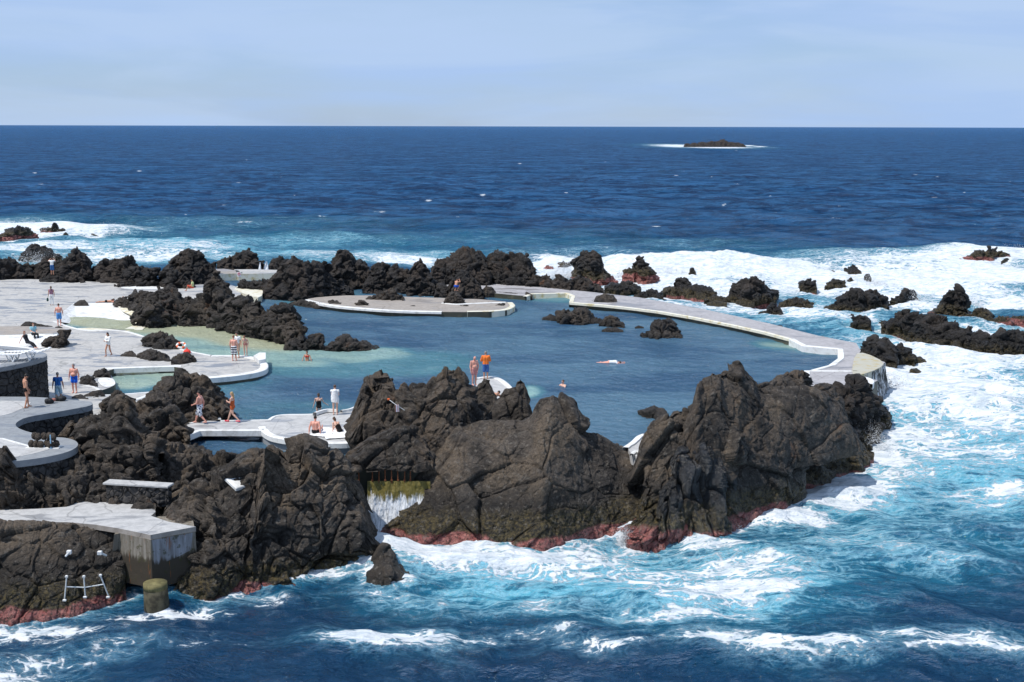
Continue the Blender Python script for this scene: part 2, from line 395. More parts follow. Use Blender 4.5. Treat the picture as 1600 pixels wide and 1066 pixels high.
# right side surf
fo(1450, 600, 240, 60, .72, 1.0); fo(1550, 640, 160, 60, .58, 1.1); fo(1430, 680, 90, 44, .50, 1.1); fo(1540, 700, 190, 56, .36, 1.1); fo(1400, 740, 90, 30, .42, .8)
fo(1520, 770, 160, 40, .33, .7); fo(1395, 620, 40, 40, .9, .8); fo(1380, 700, 40, 24, .8, .8); fo(1570, 760, 60, 10, .5, .7); fo(1500, 560, 160, 30, .74, .9)
fo(1400, 535, 120, 16, .55, .9); fo(1200, 480, 220, 18, .60, .85); fo(1080, 455, 150, 16, .80, .8); fo(1280, 500, 120, 16, .56, .9)
fo(1000, 430, 130, 16, 1., .6); fo(1150, 425, 170, 16, 1., .6); fo(1290, 440, 150, 22, .95, .7); fo(1450, 440, 170, 30, .88, .8); fo(1560, 425, 110, 22, .90, .8)
fo(1560, 460, 70, 12, .42, 1.0); fo(1400, 408, 200, 12, .72, .8); fo(1560, 400, 120, 10, .90, .6); fo(1350, 398, 180, 7, .42, .6); fo(870, 420, 50, 20, .95, .5)
fo(1570, 480, 80, 14, .85, .8); fo(1400, 470, 60, 14, .88, .7); fo(940, 455, 60, 8, .95, .5); fo(1540, 520, 120, 12, .6, .9)
# back, left surf
fo(60, 362, 120, 12, .85, .8); fo(160, 362, 75, 10, .80, .7); fo(-60, 360, 100, 20, .8, .8); fo(200, 385, 160, 12, .44, .95); fo(60, 388, 140, 12, .62, .95); fo(310, 385, 80, 10, .50, .8)
fo(200, 405, 200, 8, .60, .9); fo(380, 395, 150, 12, .40, .9); fo(550, 400, 200, 12, .50, .8); fo(640, 408, 90, 8, .66, .7); fo(480, 375, 200, 8, .30, .7)
fo(730, 375, 300, 14, .16, .42); fo(300, 350, 300, 14, .22, .45); fo(900, 395, 150, 8, .36, .4); fo(1060, 385, 160, 10, .24, .4)
fo(1060, 228, 50, 3, .75, .6); fo(1120, 230, 60, 2.2, .85, .6); fo(1175, 228, 12, 2.5, .8, .5)
wc = np.random.default_rng(5)
for _ in range(80):
    x = wc.uniform(-50, 1650); y = 235 + 125 * wc.random() ** .8
    fo(x, y, wc.uniform(2, 7) * (y / 300) ** 2, wc.uniform(.4, .8) * (y / 280), wc.uniform(.55, .8), .2)
fo(1450, 800, 230, 80, .26, .62); fo(1300, 850, 160, 40, .30, .60); fo(1500, 730, 200, 50, .34, .95); fo(900, 905, 260, 34, .44, .95); fo(1150, 900, 200, 40, .48, .9)
FO = np.array(FO); _nr = FO[:, 1] < 75; FO[_nr, 4] = np.minimum(1, FO[_nr, 4] * 1.10)
SEA_ROCKS = []   # filled by the sea rocks' front contact lines

# ------------------------------------------------------------------ water materials
def sea_material():
    t = NT('sea_water'); P = t.pos()
    foam = t.attr('foam'); turq = t.attr('turq'); far = t.attr('far')
    wv = t.n('ShaderNodeVectorMath', _operation='MULTIPLY_ADD', i0=t.noisec(P, .55, 4), i1=(2.4, 2.4, 0), i2=P).outputs[0]
    Pw = t.mapv(wv, (.75, 1.25, 1))
    v1 = t.vor(Pw, .75, 'DISTANCE_TO_EDGE'); v2 = t.vor(Pw, 2.1, 'DISTANCE_TO_EDGE')
    n1 = t.noise(t.mapv(P, (.46, 1.4, 1), (0, 0, .15)), .5, 7, .68, 1.9); n2 = t.noise(t.mapv(P, (.7, 1.4, 1)), 2.3, 6, .72, 1.0)
    lace = t.ma('MAXIMUM', t.ss(v1, .16, .0), t.ma('MULTIPLY', t.ss(v2, .20, .0), .8))
    pat = t.ma('ADD', t.ma('MULTIPLY', n1, .62), t.ma('ADD', t.ma('MULTIPLY', n2, .42), t.ma('MULTIPLY', lace, .15)))   # ~ .3 .. .9
    th = t.ma('SUBTRACT', .91, t.ma('MULTIPLY', foam, .66))
    n3_ = t.noise(t.mapv(P, (.8, 1.5, 1)), 7.0, 5, .75, .6); pat = t.ma('ADD', pat, t.ma('MULTIPLY', t.ma('SUBTRACT', n3_, .5), .15))
    fm = t.ss(pat, t.ma('SUBTRACT', th, .012), t.ma('ADD', th, .055))
    soft = t.ss(pat, t.ma('SUBTRACT', th, .22), t.ma('ADD', th, .06), 0, t.ss(turq, 0, .5, .12, .75))
    c = t.mix(t.noise(t.mapv(P, (1, .3, 1)), .03, 4, .6), (.0028, .023, .056), (.0058, .046, .112))
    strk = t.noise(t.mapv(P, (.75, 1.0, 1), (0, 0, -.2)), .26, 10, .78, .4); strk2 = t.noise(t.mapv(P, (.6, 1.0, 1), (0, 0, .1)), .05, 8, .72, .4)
    fc_ = t.mix(t.ss(t.ma('ADD', t.ma('MULTIPLY', strk, .72), t.ma('MULTIPLY', strk2, .28)), .445, .555), (.0042, .034, .108), (.032, .142, .325))  # light and dark wave slopes painted as streaks into the far colour
    c = t.mix(t.ma('MULTIPLY', far, .92), c, fc_)  # distant tint also holds sky reflection in the base colour
    tq = t.ma('MULTIPLY', turq, t.ss(n1, .28, .62, .45, 1.0))
    c = t.mix(t.ss(tq, .05, .60), c, (.014, .125, .210))
    c = t.mix(t.ss(tq, .55, .98, 0, .85), c, (.12, .43, .56))
    c = t.mix(soft, c, t.mix(t.ss(turq, 0, .8), (.10, .20, .30), (.30, .56, .66)))
    foamc = t.mix(t.ss(t.noise(t.mapv(P, (.6, 1.3, 1)), 1.4, 6, .7, .8), .34, .60), (.44, .51, .56), (.74, .765, .78))
    b1 = t.noise(t.mapv(P, (.55, 1.2, 1), (0, 0, .3)), 1.5, 5, .6, .4); b2 = t.noise(t.mapv(P, (.6, 1.2, 1)), 5.5, 3, .6); b0 = t.noise(t.mapv(P, (.35, 1.0, 1), (0, 0, -.15)), .22, 6, .6, .3)
    hb = t.ma('ADD', t.ma('MULTIPLY', b1, .50), t.ma('ADD', t.ma('MULTIPLY', b2, .20), t.ma('MULTIPLY', t.ma('ADD', b0, t.ma('MULTIPLY', strk2, 2.5)), t.ma('MULTIPLY', far, 5.0))))
    nb = t.bump(hb, 1.0, 1.0)
    nb2 = t.bump(t.ma('ADD', t.ma('MULTIPLY', b1, .3), t.ma('MULTIPLY', t.ma('MULTIPLY', fm, pat), .35)), .8, .8)
    dif = t.n('ShaderNodeBsdfDiffuse', Color=c, Normal=nb); gl = t.n('ShaderNodeBsdfGlossy', Color=(1, 1, 1, 1), Roughness=.07, Normal=nb)
    fr = t.n('ShaderNodeFresnel', IOR=1.33, Normal=nb)
    fac = t.ma('MINIMUM', t.ma('MULTIPLY', fr.outputs[0], .70), t.ss(far, 0, 1, .42, .17))
    ms = t.n('ShaderNodeMixShader', i0=fac, i1=dif.outputs[0], i2=gl.outputs[0])
    fd = t.n('ShaderNodeBsdfDiffuse', Color=foamc, Normal=nb2)
    m2 = t.n('ShaderNodeMixShader', i0=fm, i1=ms.outputs[0], i2=fd.outputs[0])
    t.t.links.new(m2.outputs[0], t.out.inputs[0]); return t.m
def pool_material():
    t = NT('pool_water'); P = t.pos(); s = t.attr('shallow'); g = t.attr('green')
    n = t.noise(t.mapv(P, (.5, 1, 1)), .5, 5, .6, .6)
    s2 = t.ma('ADD', s, t.ma('MULTIPLY', t.ma('SUBTRACT', n, .5), .5))
    c = t.mix(t.ss(t.noise(t.mapv(P, (.5, 1, 1)), .11, 6, .65, .6), .36, .64), (.030, .078, .142), (.078, .155, .222))
    c = t.mix(t.ss(s2, .06, .5), c, (.062, .170, .215))
    sh = t.mix(g, (.27, .43, .40), (.36, .37, .25))
    c = t.mix(t.ss(s2, .45, .95), c, sh)
    b1 = t.noise(t.mapv(P, (.6, 1.3, 1), (0, 0, .2)), 2.2, 4, .6, .3); b2 = t.noise(t.mapv(P, (.6, 1.2, 1)), 6.5, 3, .6)
    nb = t.bump(t.ma('ADD', t.ma('MULTIPLY', b1, .34), t.ma('MULTIPLY', b2, .13)), 1.0, 1.0)
    dif = t.n('ShaderNodeBsdfDiffuse', Color=c, Normal=nb); gl = t.n('ShaderNodeBsdfGlossy', Color=(1, 1, 1, 1), Roughness=.08, Normal=nb)
    fr = t.n('ShaderNodeFresnel', IOR=1.33, Normal=nb)
    ms = t.n('ShaderNodeMixShader', i0=t.ma('MINIMUM', t.ma('MULTIPLY', fr.outputs[0], .8), .34), i1=dif.outputs[0], i2=gl.outputs[0])
    t.t.links.new(ms.outputs[0], t.out.inputs[0]); return t.m

BUMPS = []   # breaking wave ridges: x, y, rx, ry, angle, height
def wavebump(px, py, rx, ry, h, ang=0.0):
    c = on_sea(px, py); BUMPS.append((c[0], c[1], rx, ry, ang, h))
wavebump(760, 893, 4.2, .8, .55, .05); wavebump(1000, 905, 4, .9, .35, -.1); wavebump(1230, 815, 2.6, 1.0, .5, .5); wavebump(980, 838, 1.0, 1.0, .7)
wavebump(1160, 945, 5, 1.0, .35, -.1); wavebump(560, 1015, 5, .9, .3, .1); wavebump(1300, 1040, 8, .8, .3, -.05); wavebump(1360, 770, 5, 1.1, .4, .4)
wavebump(1420, 890, 7, 1.2, .4, -.2); wavebump(1530, 830, 6, 1.2, .4, -.15); wavebump(130, 1010, 5, 1.2, .5, .35)
wavebump(170, 366, 9, 3.5, 1.6, .1); wavebump(60, 362, 12, 4, 1.3); wavebump(1100, 420, 16, 4, 1.3); wavebump(1010, 424, 12, 4, 1.2); wavebump(1290, 415, 20, 3, 1.0, -.1)
wavebump(1450, 396, 18, 4, 1.1); wavebump(1560, 455, 8, 2.5, 1.2); wavebump(1420, 478, 5, 2.5, 1.0, .3); wavebump(1560, 480, 5, 2, .8); wavebump(1550, 585, 8, 1.8, .5, .1); wavebump(1480, 640, 7, 1.4, .5, .1)
wavebump(640, 405, 14, 3, .8); wavebump(200, 400, 16, 3, .8)
def build_sea():
    nC, nR = 1500, 860
    az = np.radians(np.linspace(-34, 34, nC)); dep = np.radians(np.concatenate([np.linspace(33, 1.2, nR - 90), np.geomspace(1.17, .018, 90)]))
    D = (HC + 2.2) / np.tan(dep)
    A, DD = np.meshgrid(az, D)
    X = DD * np.sin(A); Y = DD * np.cos(A)
    Z = sea_z(DD).copy()
    sp = np.gradient(D); SP = np.abs(sp)[:, None] * np.ones((1, nC)); SP = np.maximum(SP, .03)
    r = np.random.default_rng(3); dX = np.zeros_like(X); dY = np.zeros_like(X)
    wx = X + 1.5 * perlin(np.stack([X.ravel() / 14, Y.ravel() / 14, Y.ravel() * 0], -1), 40).reshape(X.shape); 
    for k in range(46):
        lam = .9 * (42 / .9) ** (k / 45.0) ; th = r.normal(-1.9, .55)   # waves run towards the shore, down-left
        amp = .0125 * lam ** .78 * r.uniform(.6, 1.3)
        if lam > 12: amp *= .75
        kx, ky = math.cos(th) * 2 * math.pi / lam, math.sin(th) * 2 * math.pi / lam
        att = np.clip((lam / SP - 1.6) / 2.0, 0, 1)
        ph = kx * wx + ky * Y + r.uniform(0, 6.28)
        Z += att * amp * np.cos(ph); dX -= att * amp * .8 * math.cos(th) * np.sin(ph); dY -= att * amp * .8 * math.sin(th) * np.sin(ph)
    # foam / aeration fields
    foam = np.zeros_like(X); turq = np.zeros_like(X); X0, Y0 = X, Y; wa = np.clip(.8 + (DD - 50) / 40, .8, 3.0) * np.clip(1.6 - DD / 400, 0, 1)
    fl_ = np.stack([X.ravel() / 4.5, Y.ravel() / 4.5, 0 * X.ravel()], -1); X = X + wa * 1.6 * fbm(fl_ + 3, 3, 61).reshape(X.shape); Y = Y + wa * 1.1 * fbm(fl_ + 23, 3, 62).reshape(X.shape)
    for (cx, cy, rx, ry, f, q) in FO:
        m = (np.abs(X - cx) < 2.4 * rx) & (np.abs(Y - cy) < 2.4 * ry)
        if not m.any(): continue
        g = np.exp(-(((X[m] - cx) / rx) ** 2 + ((Y[m] - cy) / ry) ** 2) * .9)
        foam[m] = np.maximum(foam[m], g * f) + .12 * np.minimum(foam[m], g * f); g2 = np.exp(-(((X[m] - cx) / rx) ** 2 + ((Y[m] - cy) / ry) ** 2) * .45)
        turq[m] = np.maximum(turq[m], g2 * q) + .15 * np.minimum(turq[m], g2 * q)
    X, Y = X0, Y0
    foam = np.maximum(foam, .19 * np.clip((92 - DD) / 14, 0, 1) * np.clip(.75 + 1.6 * fbm(np.stack([X.ravel() / 6, Y.ravel() / 3.5, 0 * X.ravel()], -1), 3, 51).reshape(X.shape), 0, 1.3))
    for (cx, cy, rx, ry, an, h) in BUMPS:
        ux = (X - cx) * math.cos(an) + (Y - cy) * math.sin(an); uy = -(X - cx) * math.sin(an) + (Y - cy) * math.cos(an)
        m = (np.abs(ux) < 3 * rx) & (np.abs(uy) < 4 * ry)
        if m.any():
            a = ux[m] / rx; b = uy[m] / ry; b = b + .5 * a * a * .6
            prof = np.where(b > 0, np.exp(-b * b * .45), np.exp(-b * b * 1.6))
            Z[m] += h * prof * np.exp(-a * a)
    # foam hugging the rocks
    if SEA_ROCKS:
        R = np.concatenate(SEA_ROCKS); near = DD < 230; idx = np.nonzero(near.ravel())[0]
        xs = X.ravel()[idx]; ys = Y.ravel()[idx]; dm = np.full(len(idx), 99.0)
        for i in range(0, len(R), 1):
            s = np.abs(xs - R[i, 0]) < 5
            d = np.hypot(xs[s] - R[i, 0], ys[s] - R[i, 1]); dm[s] = np.minimum(dm[s], d)
        n = fbm(np.stack([xs * .4, ys * .4, 0 * xs], -1), 3, 9)
        rf = R.shape[0] and np.exp(-(dm / (.55 + .5 * np.clip(n + .4, 0, 1))) ** 1.5) * (.62 + .5 * n)
        f2 = foam.ravel(); f2[idx] = np.maximum(f2[idx], rf) + .25 * np.minimum(f2[idx], rf); foam = f2.reshape(X.shape)
        t2 = turq.ravel(); t2[idx] = np.maximum(t2[idx], np.exp(-(dm / 1.6) ** 2) * .5); turq = t2.reshape(X.shape)
    nz = fbm(np.stack([X.ravel() / 5, Y.ravel() / 7, 0 * X.ravel()], -1), 4, 21).reshape(X.shape)
    turq = np.clip(turq * (1 + .55 * nz), 0, 1.1)
    foam = np.clip(foam * (1 + .30 * nz) * np.clip(1, 0, 1), 0, 1.05)
    nf = np.minimum(foam, 1) * np.clip(1.6 - SP, 0, 1)
    Z += nf * (.16 + .5 * np.clip((DD - 90) / 60, 0, 1)) * fbm(np.stack([X.ravel() * 1.1, Y.ravel() * 1.1, 0 * X.ravel()], -1), 4, 33).reshape(X.shape)
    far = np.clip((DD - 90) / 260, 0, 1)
    V = np.stack([X + dX, Y + dY, Z], -1)
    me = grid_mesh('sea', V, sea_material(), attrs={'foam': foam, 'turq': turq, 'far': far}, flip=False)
    return setp(link('sea', me), 'deep blue ocean with white surf breaking on black rocks', 'sea', kind='structure')

def poly_world(pts, z): return on_z(np.array([p[0] for p in pts], float), np.array([p[1] for p in pts], float), z)
def chaikin(P, it=2, closed=True):
    P = np.asarray(P, float)
    for _ in range(it):
        Q = np.roll(P, -1, 0) if closed else P[1:]; B = P if closed else P[:-1]
        a = B * .75 + Q * .25; b = B * .25 + Q * .75
        R = np.empty((len(a) * 2, P.shape[1])); R[0::2] = a; R[1::2] = b
        if not closed: R = np.vstack([P[:1], R, P[-1:]])
        P = R
    return P
def inside(X, Y, poly):
    r = np.zeros(X.shape, bool); n = len(poly); j = n - 1
    for i in range(n):
        xi, yi = poly[i][0], poly[i][1]; xj, yj = poly[j][0], poly[j][1]
        if abs(yj - yi) > 1e-12:
            c = ((yi > Y) != (yj > Y)) & (X < (xj - xi) * (Y - yi) / (yj - yi) + xi); r ^= c
        j = i
    return r
POOL = [(-320, 442), (0, 442), (300, 449), (420, 428), (470, 425), (690, 443), (760, 450), (890, 463), (1010, 478), (1130, 499), (1235, 524), (1310, 540), (1322, 560), (1285, 585), (1262, 610), (1180, 660), (1060, 700),
        (1005, 716), (970, 712), (880, 700), (760, 705), (680, 735), (640, 743), (585, 743), (560, 740), (520, 730), (440, 722), (250, 715), (150, 690), (60, 660), (-320, 660)]
def build_pool():
    pw = poly_world(POOL, 0.0)[:, :2]
    nC, nR = 1250, 760
    az = np.radians(np.linspace(-33, 19, nC)); dep = np.radians(np.linspace(16.2, 6.0, nR)); D = HC / np.tan(dep)
    A, DD = np.meshgrid(az, D); X = DD * np.sin(A); Y = DD * np.cos(A)
    m = inside(X, Y, pw)
    r = np.random.default_rng(8); Z = np.zeros_like(X)
    for k in range(22):
        lam = .5 * (6 / .5) ** (k / 21.0); th = r.normal(-1.75, .5); amp = .0055 * lam ** .8
        Z += amp * np.clip((lam / (np.abs(np.gradient(D))[:, None]) - 2.2) / 3, 0, 1) * np.cos(2 * math.pi / lam * (math.cos(th) * X + math.sin(th) * Y) + r.uniform(0, 6.28))
    S = np.zeros_like(X); G = np.zeros_like(X); X_, Y_ = X, Y; q_ = np.stack([X.ravel() / 3.2, Y.ravel() / 3.2, 0 * X.ravel()], -1); X = X + .9 * fbm(q_ + 2, 4, 71).reshape(X.shape); Y = Y + .9 * fbm(q_ + 12, 4, 72).reshape(X.shape)
    def zone(pts, s, g, soft):
        nonlocal S, G
        P = chaikin(poly_world(pts, 0)[:, :2], 2); ins = inside(X, Y, P)
        # soft outer falloff from the outline
        box = (X > P[:, 0].min() - 3 * soft) & (X < P[:, 0].max() + 3 * soft) & (Y > P[:, 1].min() - 3 * soft) & (Y < P[:, 1].max() + 3 * soft)
        xs = X[box]; ys = Y[box]; dm = np.full(len(xs), 99.0)
        Q = np.roll(P, -1, 0)
        for a, b in zip(P, Q):
            ab = b - a; t = np.clip(((xs - a[0]) * ab[0] + (ys - a[1]) * ab[1]) / (ab @ ab + 1e-9), 0, 1)
            dm = np.minimum(dm, np.hypot(xs - a[0] - t * ab[0], ys - a[1] - t * ab[1]))
        w = np.zeros_like(X); w[box] = np.where(ins[box], 1.0, np.exp(-(dm / soft) ** 2)) ; w[~box & ins] = 1
        S = np.maximum(S, w * s); G = np.where(w * s >= S - 1e-6, np.maximum(G, g * w), G)
    zone([(60, 500), (110, 498), (210, 500), (260, 505), (330, 510), (480, 545), (600, 555), (705, 556), (722, 566), (690, 578), (600, 583), (480, 580), (420, 578), (300, 560), (180, 520)], .50, .0, 2.2)
    zone([(60, 500), (110, 498), (210, 500), (260, 505), (330, 510), (480, 545), (580, 545), (635, 548), (640, 556), (590, 562), (480, 571), (420, 572), (300, 558), (180, 520)], .78, .25, .7)
    zone([(60, 495), (210, 495), (260, 502), (350, 512), (440, 535), (460, 548), (390, 545), (300, 525), (240, 522), (180, 520)], .95, .95, 1.3)
    zone([(170, 575), (300, 580), (318, 592), (240, 600), (180, 606)], .85, .45, 1.6)
    zone([(180, 600), (330, 595), (380, 592), (390, 598), (280, 620)], .30, .0, 3)
    zone([(360, 640), (540, 636), (560, 650), (400, 665)], .30, .0, 2.4)
    zone([(470, 452), (560, 455), (500, 480), (440, 470)], .50, .1, 1.5)
    zone([(600, 487), (800, 486), (790, 492), (620, 491)], .42, .15, 1.2)
    zone([(770, 455), (890, 462), (890, 470), (800, 466)], .68, .3, 1.6)
    zone([(1180, 532), (1308, 542), (1308, 552), (1200, 545)], .75, .4, .8)
    zone([(820, 604), (832, 604), (846, 610), (838, 617), (820, 622)], .85, .0, .25)
    zone([(300, 430), (440, 430), (440, 436), (300, 436)], .8, .1, 1)
    for _ in range(3):
        for ax in (0, 1):
            S = (np.roll(S, 2, ax) + np.roll(S, -2, ax) + np.roll(S, 4, ax) + np.roll(S, -4, ax) + S) / 5; G = (np.roll(G, 2, ax) + np.roll(G, -2, ax) + np.roll(G, 4, ax) + np.roll(G, -4, ax) + G) / 5
    X, Y = X_, Y_
    mask = m
    me = grid_mesh('pool_water', np.stack([X, Y, Z], -1), pool_material(), mask=mask, attrs={'shallow': S, 'green': G})
    return setp(link('pool_water', me), 'calm blue sea water filling the swimming pool inside the rocks', 'pool water', kind='structure')
# ------------------------------------------------------------------ rocks
def parse(s): return np.array([[float(v) for v in q.split(',')] for q in s.split()])
def disp(V, Nn, p, seed, style, s):
    """move points along the normal: chunks, facets, creases and knobs"""
    if style == 'aa':        # clinker lava: sharp crests, pits and lumps
        a = fbm(p / (s * .42) + seed, 3, seed) * .22 * s
        q = p + .2 * np.stack([perlin(p * 1.3 + 9, seed), perlin(p * 1.3 + 31, seed), perlin(p * 1.3 + 57, seed)], -1)
        F1, F2, fc, _ = worley(q / 1.1, seed); a += (.08 * (.55 - F1) + .42 * fc - .16 * np.exp(-((F2 - F1) / .07) ** 2)) * min(1, s / 2.2)
        F1, F2, fc, _ = worley(q / .45, seed + 5); a += (.06 * (.55 - F1) + .20 * fc - .07 * np.exp(-((F2 - F1) / .10) ** 2)) * min(1, s / 1.2)
        F1, F2, fc, _ = worley(q / .19, seed + 8, False); a += .035 * (.55 - F1)
        r_ = fbm(p / .9, 5, seed + 3, .62, True); a += .24 * (r_ - r_.mean()) * min(1, s / 1.5)
    elif style == 'flute':   # upright polished ribs
        q = p + .3 * np.stack([perlin(p * .9 + 9, seed), perlin(p * .9 + 31, seed), perlin(p * .9 + 57, seed)], -1); q = q * np.array([1, 1, .16])
        F1, F2, fc, _ = worley(q / .95, seed); a = .75 * (.6 - F1) + .3 * fc - .25 * np.exp(-((F2 - F1) / .08) ** 2)
        F1, F2, fc, _ = worley(q / .4, seed + 5); a += .15 * fc + .12 * (.5 - F1); a += .12 * fbm(p / .7, 5, seed + 3, .6, True)
    elif style == 'smooth':  # one big weathered boulder
        a = fbm(p / (s * .55) + seed, 3, seed) * .10 * s
        q = p + .35 * np.stack([perlin(p * .6 + 9, seed), perlin(p * .6 + 31, seed), perlin(p * .6 + 57, seed)], -1)
        F1, F2, fc, _ = worley(q / 3.0, seed); a += .32 * fc - .12 * np.exp(-((F2 - F1) / .03) ** 2)
        F1, F2, fc, _ = worley(q / 1.1, seed + 5); a += .11 * fc - .05 * np.exp(-((F2 - F1) / .04) ** 2)
        F1, F2, fc, _ = worley(q / .33, seed + 6); a += .045 * fc
        r_ = fbm(p / 1.0, 6, seed + 3, .62, True); a += .12 * (r_ - r_.mean()) + .05 * fbm(p / .25, 4, seed + 11, .65)
    else:                    # massive basalt: slabs, joints, rough skin
        a = fbm(p / (s * .5) + seed, 3, seed) * .08 * s
        q = p + .25 * np.stack([perlin(p * .8 + 9, seed), perlin(p * .8 + 31, seed), perlin(p * .8 + 57, seed)], -1)
        th = .5; q = np.stack([q[:, 0] * math.cos(th) - q[:, 2] * math.sin(th), q[:, 1], (q[:, 0] * math.sin(th) + q[:, 2] * math.cos(th)) * .62], -1)
        F1, F2, fc, _ = worley(q / 2.4, seed); a += .60 * fc - .20 * np.exp(-((F2 - F1) / .035) ** 2)
        F1, F2, fc, _ = worley(q / .95, seed + 5); a += .27 * fc - .10 * np.exp(-((F2 - F1) / .045) ** 2)
        F1, F2, fc, _ = worley(q / .36, seed + 6); a += .10 * fc - .04 * np.exp(-((F2 - F1) / .07) ** 2)
        r_ = fbm(p / 1.1, 6, seed + 3, .62, True); a += .20 * (r_ - r_.mean()) + .035 * fbm(p / .14, 3, seed + 11, .6)
    a = a - a.mean()
    return V + Nn * a.reshape(V.shape[:2])[..., None]
def grid_normals(V):
    du = np.gradient(V, axis=1); dv = np.gradient(V, axis=0); n = np.cross(du, dv)
    l = np.linalg.norm(n, axis=-1, keepdims=True); return n / np.maximum(l, 1e-9)
def smooth_grid(V, k):
    for _ in range(k):
        W_ = V.copy(); W_[1:-1] = (V[:-2] + V[2:] + 2 * V[1:-1]) / 4; V = W_.copy(); V[:, 1:-1] = (W_[:, :-2] + W_[:, 2:] + 2 * W_[:, 1:-1]) / 4
    return V
RN = [0]
def rock(label, zb, top, base, T=None, style='aa', mat='lava', seed=None, a=.45, amp=1.0, px=1.15, name='lava_rock', group=None, roundness=.5, low=None, tide0=None, pk=0.0):
    """top / base: outlines measured on the photo; the rock stands on the plane zb at its measured distance and is T metres thick"""
    RN[0] += 1; seed = seed if seed is not None else RN[0] * 7
    top = parse(top); base = parse(base); assert (np.diff(top[:, 0]) > 0).all() and (np.diff(base[:, 0]) > 0).all(), label; x0, x1 = top[0, 0], top[-1, 0]
    n = max(14, int((x1 - x0) / px)); xs = np.linspace(x0, x1, n)
    yt = np.interp(xs, top[:, 0], top[:, 1]); yb = np.interp(xs, base[:, 0], base[:, 1])
    yt = np.minimum(yt, yb - .4); hp = np.maximum(yb - yt, .4)
    env = np.sqrt(np.clip(np.minimum((xs - x0), (x1 - xs)) / (0.12 * (x1 - x0)), 0, 1))
    Pf = on_sea(xs, yb) if zb == 'sea' else on_z(xs, yb, zb)
    Df = np.hypot(Pf[:, 0], Pf[:, 1]); mpp = np.median(Df) / F * 1.02
    if T is None: T = max(.5, .55 * (x1 - x0) * mpp); T = min(T, 1.2 * hp.max() * mpp + .6)
    Tl = T * (.18 + .82 * np.sqrt(hp / hp.max())) * (.25 + .75 * env)
    Dr = Df + a * Tl
    Pr = at_dist(xs, yt, Dr); h = np.maximum(Pr[:, 2] - Pf[:, 2], .03); Pr[:, 2] = Pf[:, 2] + h
    hr = Pr.copy(); sc = (Df + Tl) / Dr; Pb = Pr.copy(); Pb[:, :2] *= sc[:, None]; Pb[:, 2] = Pf[:, 2]
    nf = int(np.clip(hp.max() / px * .95 + 8, 8, 330)); nbk = max(6, nf // 3)
    rows = []
    lw = .9 if low is None else low
    for k in (3, 2, 1):
        q = Pf.copy(); q[:, 2] -= lw * k / 3; rows.append(q)
    for k in range(nf):
        f = k / (nf - 1); ph = f * math.pi / 2
        sh = (1 - math.cos(ph)) * roundness + f * (1 - roundness) * .85 + (1 - math.cos(ph)) * (1 - roundness) * .15; sv = math.sin(ph) * (.35 + .5 * roundness) + f * (.65 - .5 * roundness)
        q = Pf + (Pr - Pf) * sh; q[:, 2] = Pf[:, 2] + h * sv; rows.append(q)
    for k in range(1, nbk):
        f = k / (nbk - 1); ph = f * math.pi / 2
        sh = math.sin(ph) * .6 + f * .4; sv = math.cos(ph) * .7 + (1 - f) * .3
        q = Pr + (Pb - Pr) * sh; q[:, 2] = Pf[:, 2] + h * sv; rows.append(q)
    q = Pb.copy(); q[:, 2] -= lw; rows.append(q)
    V = np.stack(rows); s = float(np.clip(min(hp.max() * mpp, (x1 - x0) * mpp), .35, 6)) 
    N = grid_normals(smooth_grid(V, 6)); 
    cen = V.reshape(-1, 3).mean(0); 
    if ((N * (V - cen)).sum() < 0): N = -N; fl = True
    else: fl = False
    # sideways wobble so that ridges do not run in straight rows
    p0 = V.reshape(-1, 3)
    wob = np.stack([fbm(p0 / (.6 * s) + 5, 3, seed + 20), fbm(p0 / (.6 * s) + 25, 3, seed + 21), .6 * fbm(p0 / (.6 * s) + 45, 3, seed + 22)], -1) * .12 * s
    V1 = V + wob.reshape(V.shape) * amp * .7
    Vd = disp(V1, N, V1.reshape(-1, 3) + seed * 1.7, seed, style, s)
    k = amp * np.clip(.35 + s / 1.6, .35, 1.0); edge = np.minimum(1, np.minimum(np.arange(n), np.arange(n)[::-1]) / 5.0)[None, :, None]
    V2 = V1 + (Vd - V1) * k * (.3 + .7 * edge)
    # keep the measured height of the crest after the relief has been added
    sx_, sy_ = project(V2.reshape(-1, 3)); nb = max(4, int((x1 - x0) / 5)); ed = np.linspace(x0, x1, nb + 1); bi = np.clip(np.digitize(sx_, ed) - 1, 0, nb - 1)
    mn = np.full(nb, 1e9); np.minimum.at(mn, bi, sy_); ct = (ed[:-1] + ed[1:]) / 2; want = np.interp(ct, top[:, 0], top[:, 1]); bs = np.interp(ct, base[:, 0], base[:, 1])
    fac = np.clip((bs - want + 3) / np.maximum(bs - mn + 3, 4), .45, 1.35); kw = 5; fac = np.convolve(np.pad(fac, kw // 2, mode='edge'), np.ones(kw) / kw, 'valid')
    ff = np.interp(sx_, ct, fac).reshape(V2.shape[:2]); zb_ = np.interp(np.arange(n), np.arange(n), Pf[:, 2])[None]; dz = V2[..., 2] - zb_
    V2[..., 2] = np.where(dz > 0, zb_ + dz * ff, V2[..., 2])
    # close both ends onto a point column
    if isinstance(pk, tuple): pk = np.interp(np.clip(project(V2.reshape(-1, 3))[0], x0, x1), [q[0] for q in pk], [q[1] for q in pk]).reshape(V2.shape[:2])
    zs = sea_z(np.hypot(V2[..., 0], V2[..., 1])) if tide0 is None else np.full(V2.shape[:2], float(tide0))
    me = grid_mesh(name, V2, MAT[mat], attrs={'tide': V2[..., 2] - zs + pk}, flip=fl)
    o = link(name, me); recentre(o); setp(o, label, 'rock', group)
    if mat in ('lava', 'brown', 'massive') and (zb == 'sea' or (isinstance(zb, float) and zb < -1)): SEA_ROCKS.append(Pf[::max(1, int(.35 / (mpp * px))), :2])
    return o
SEA = 'sea'
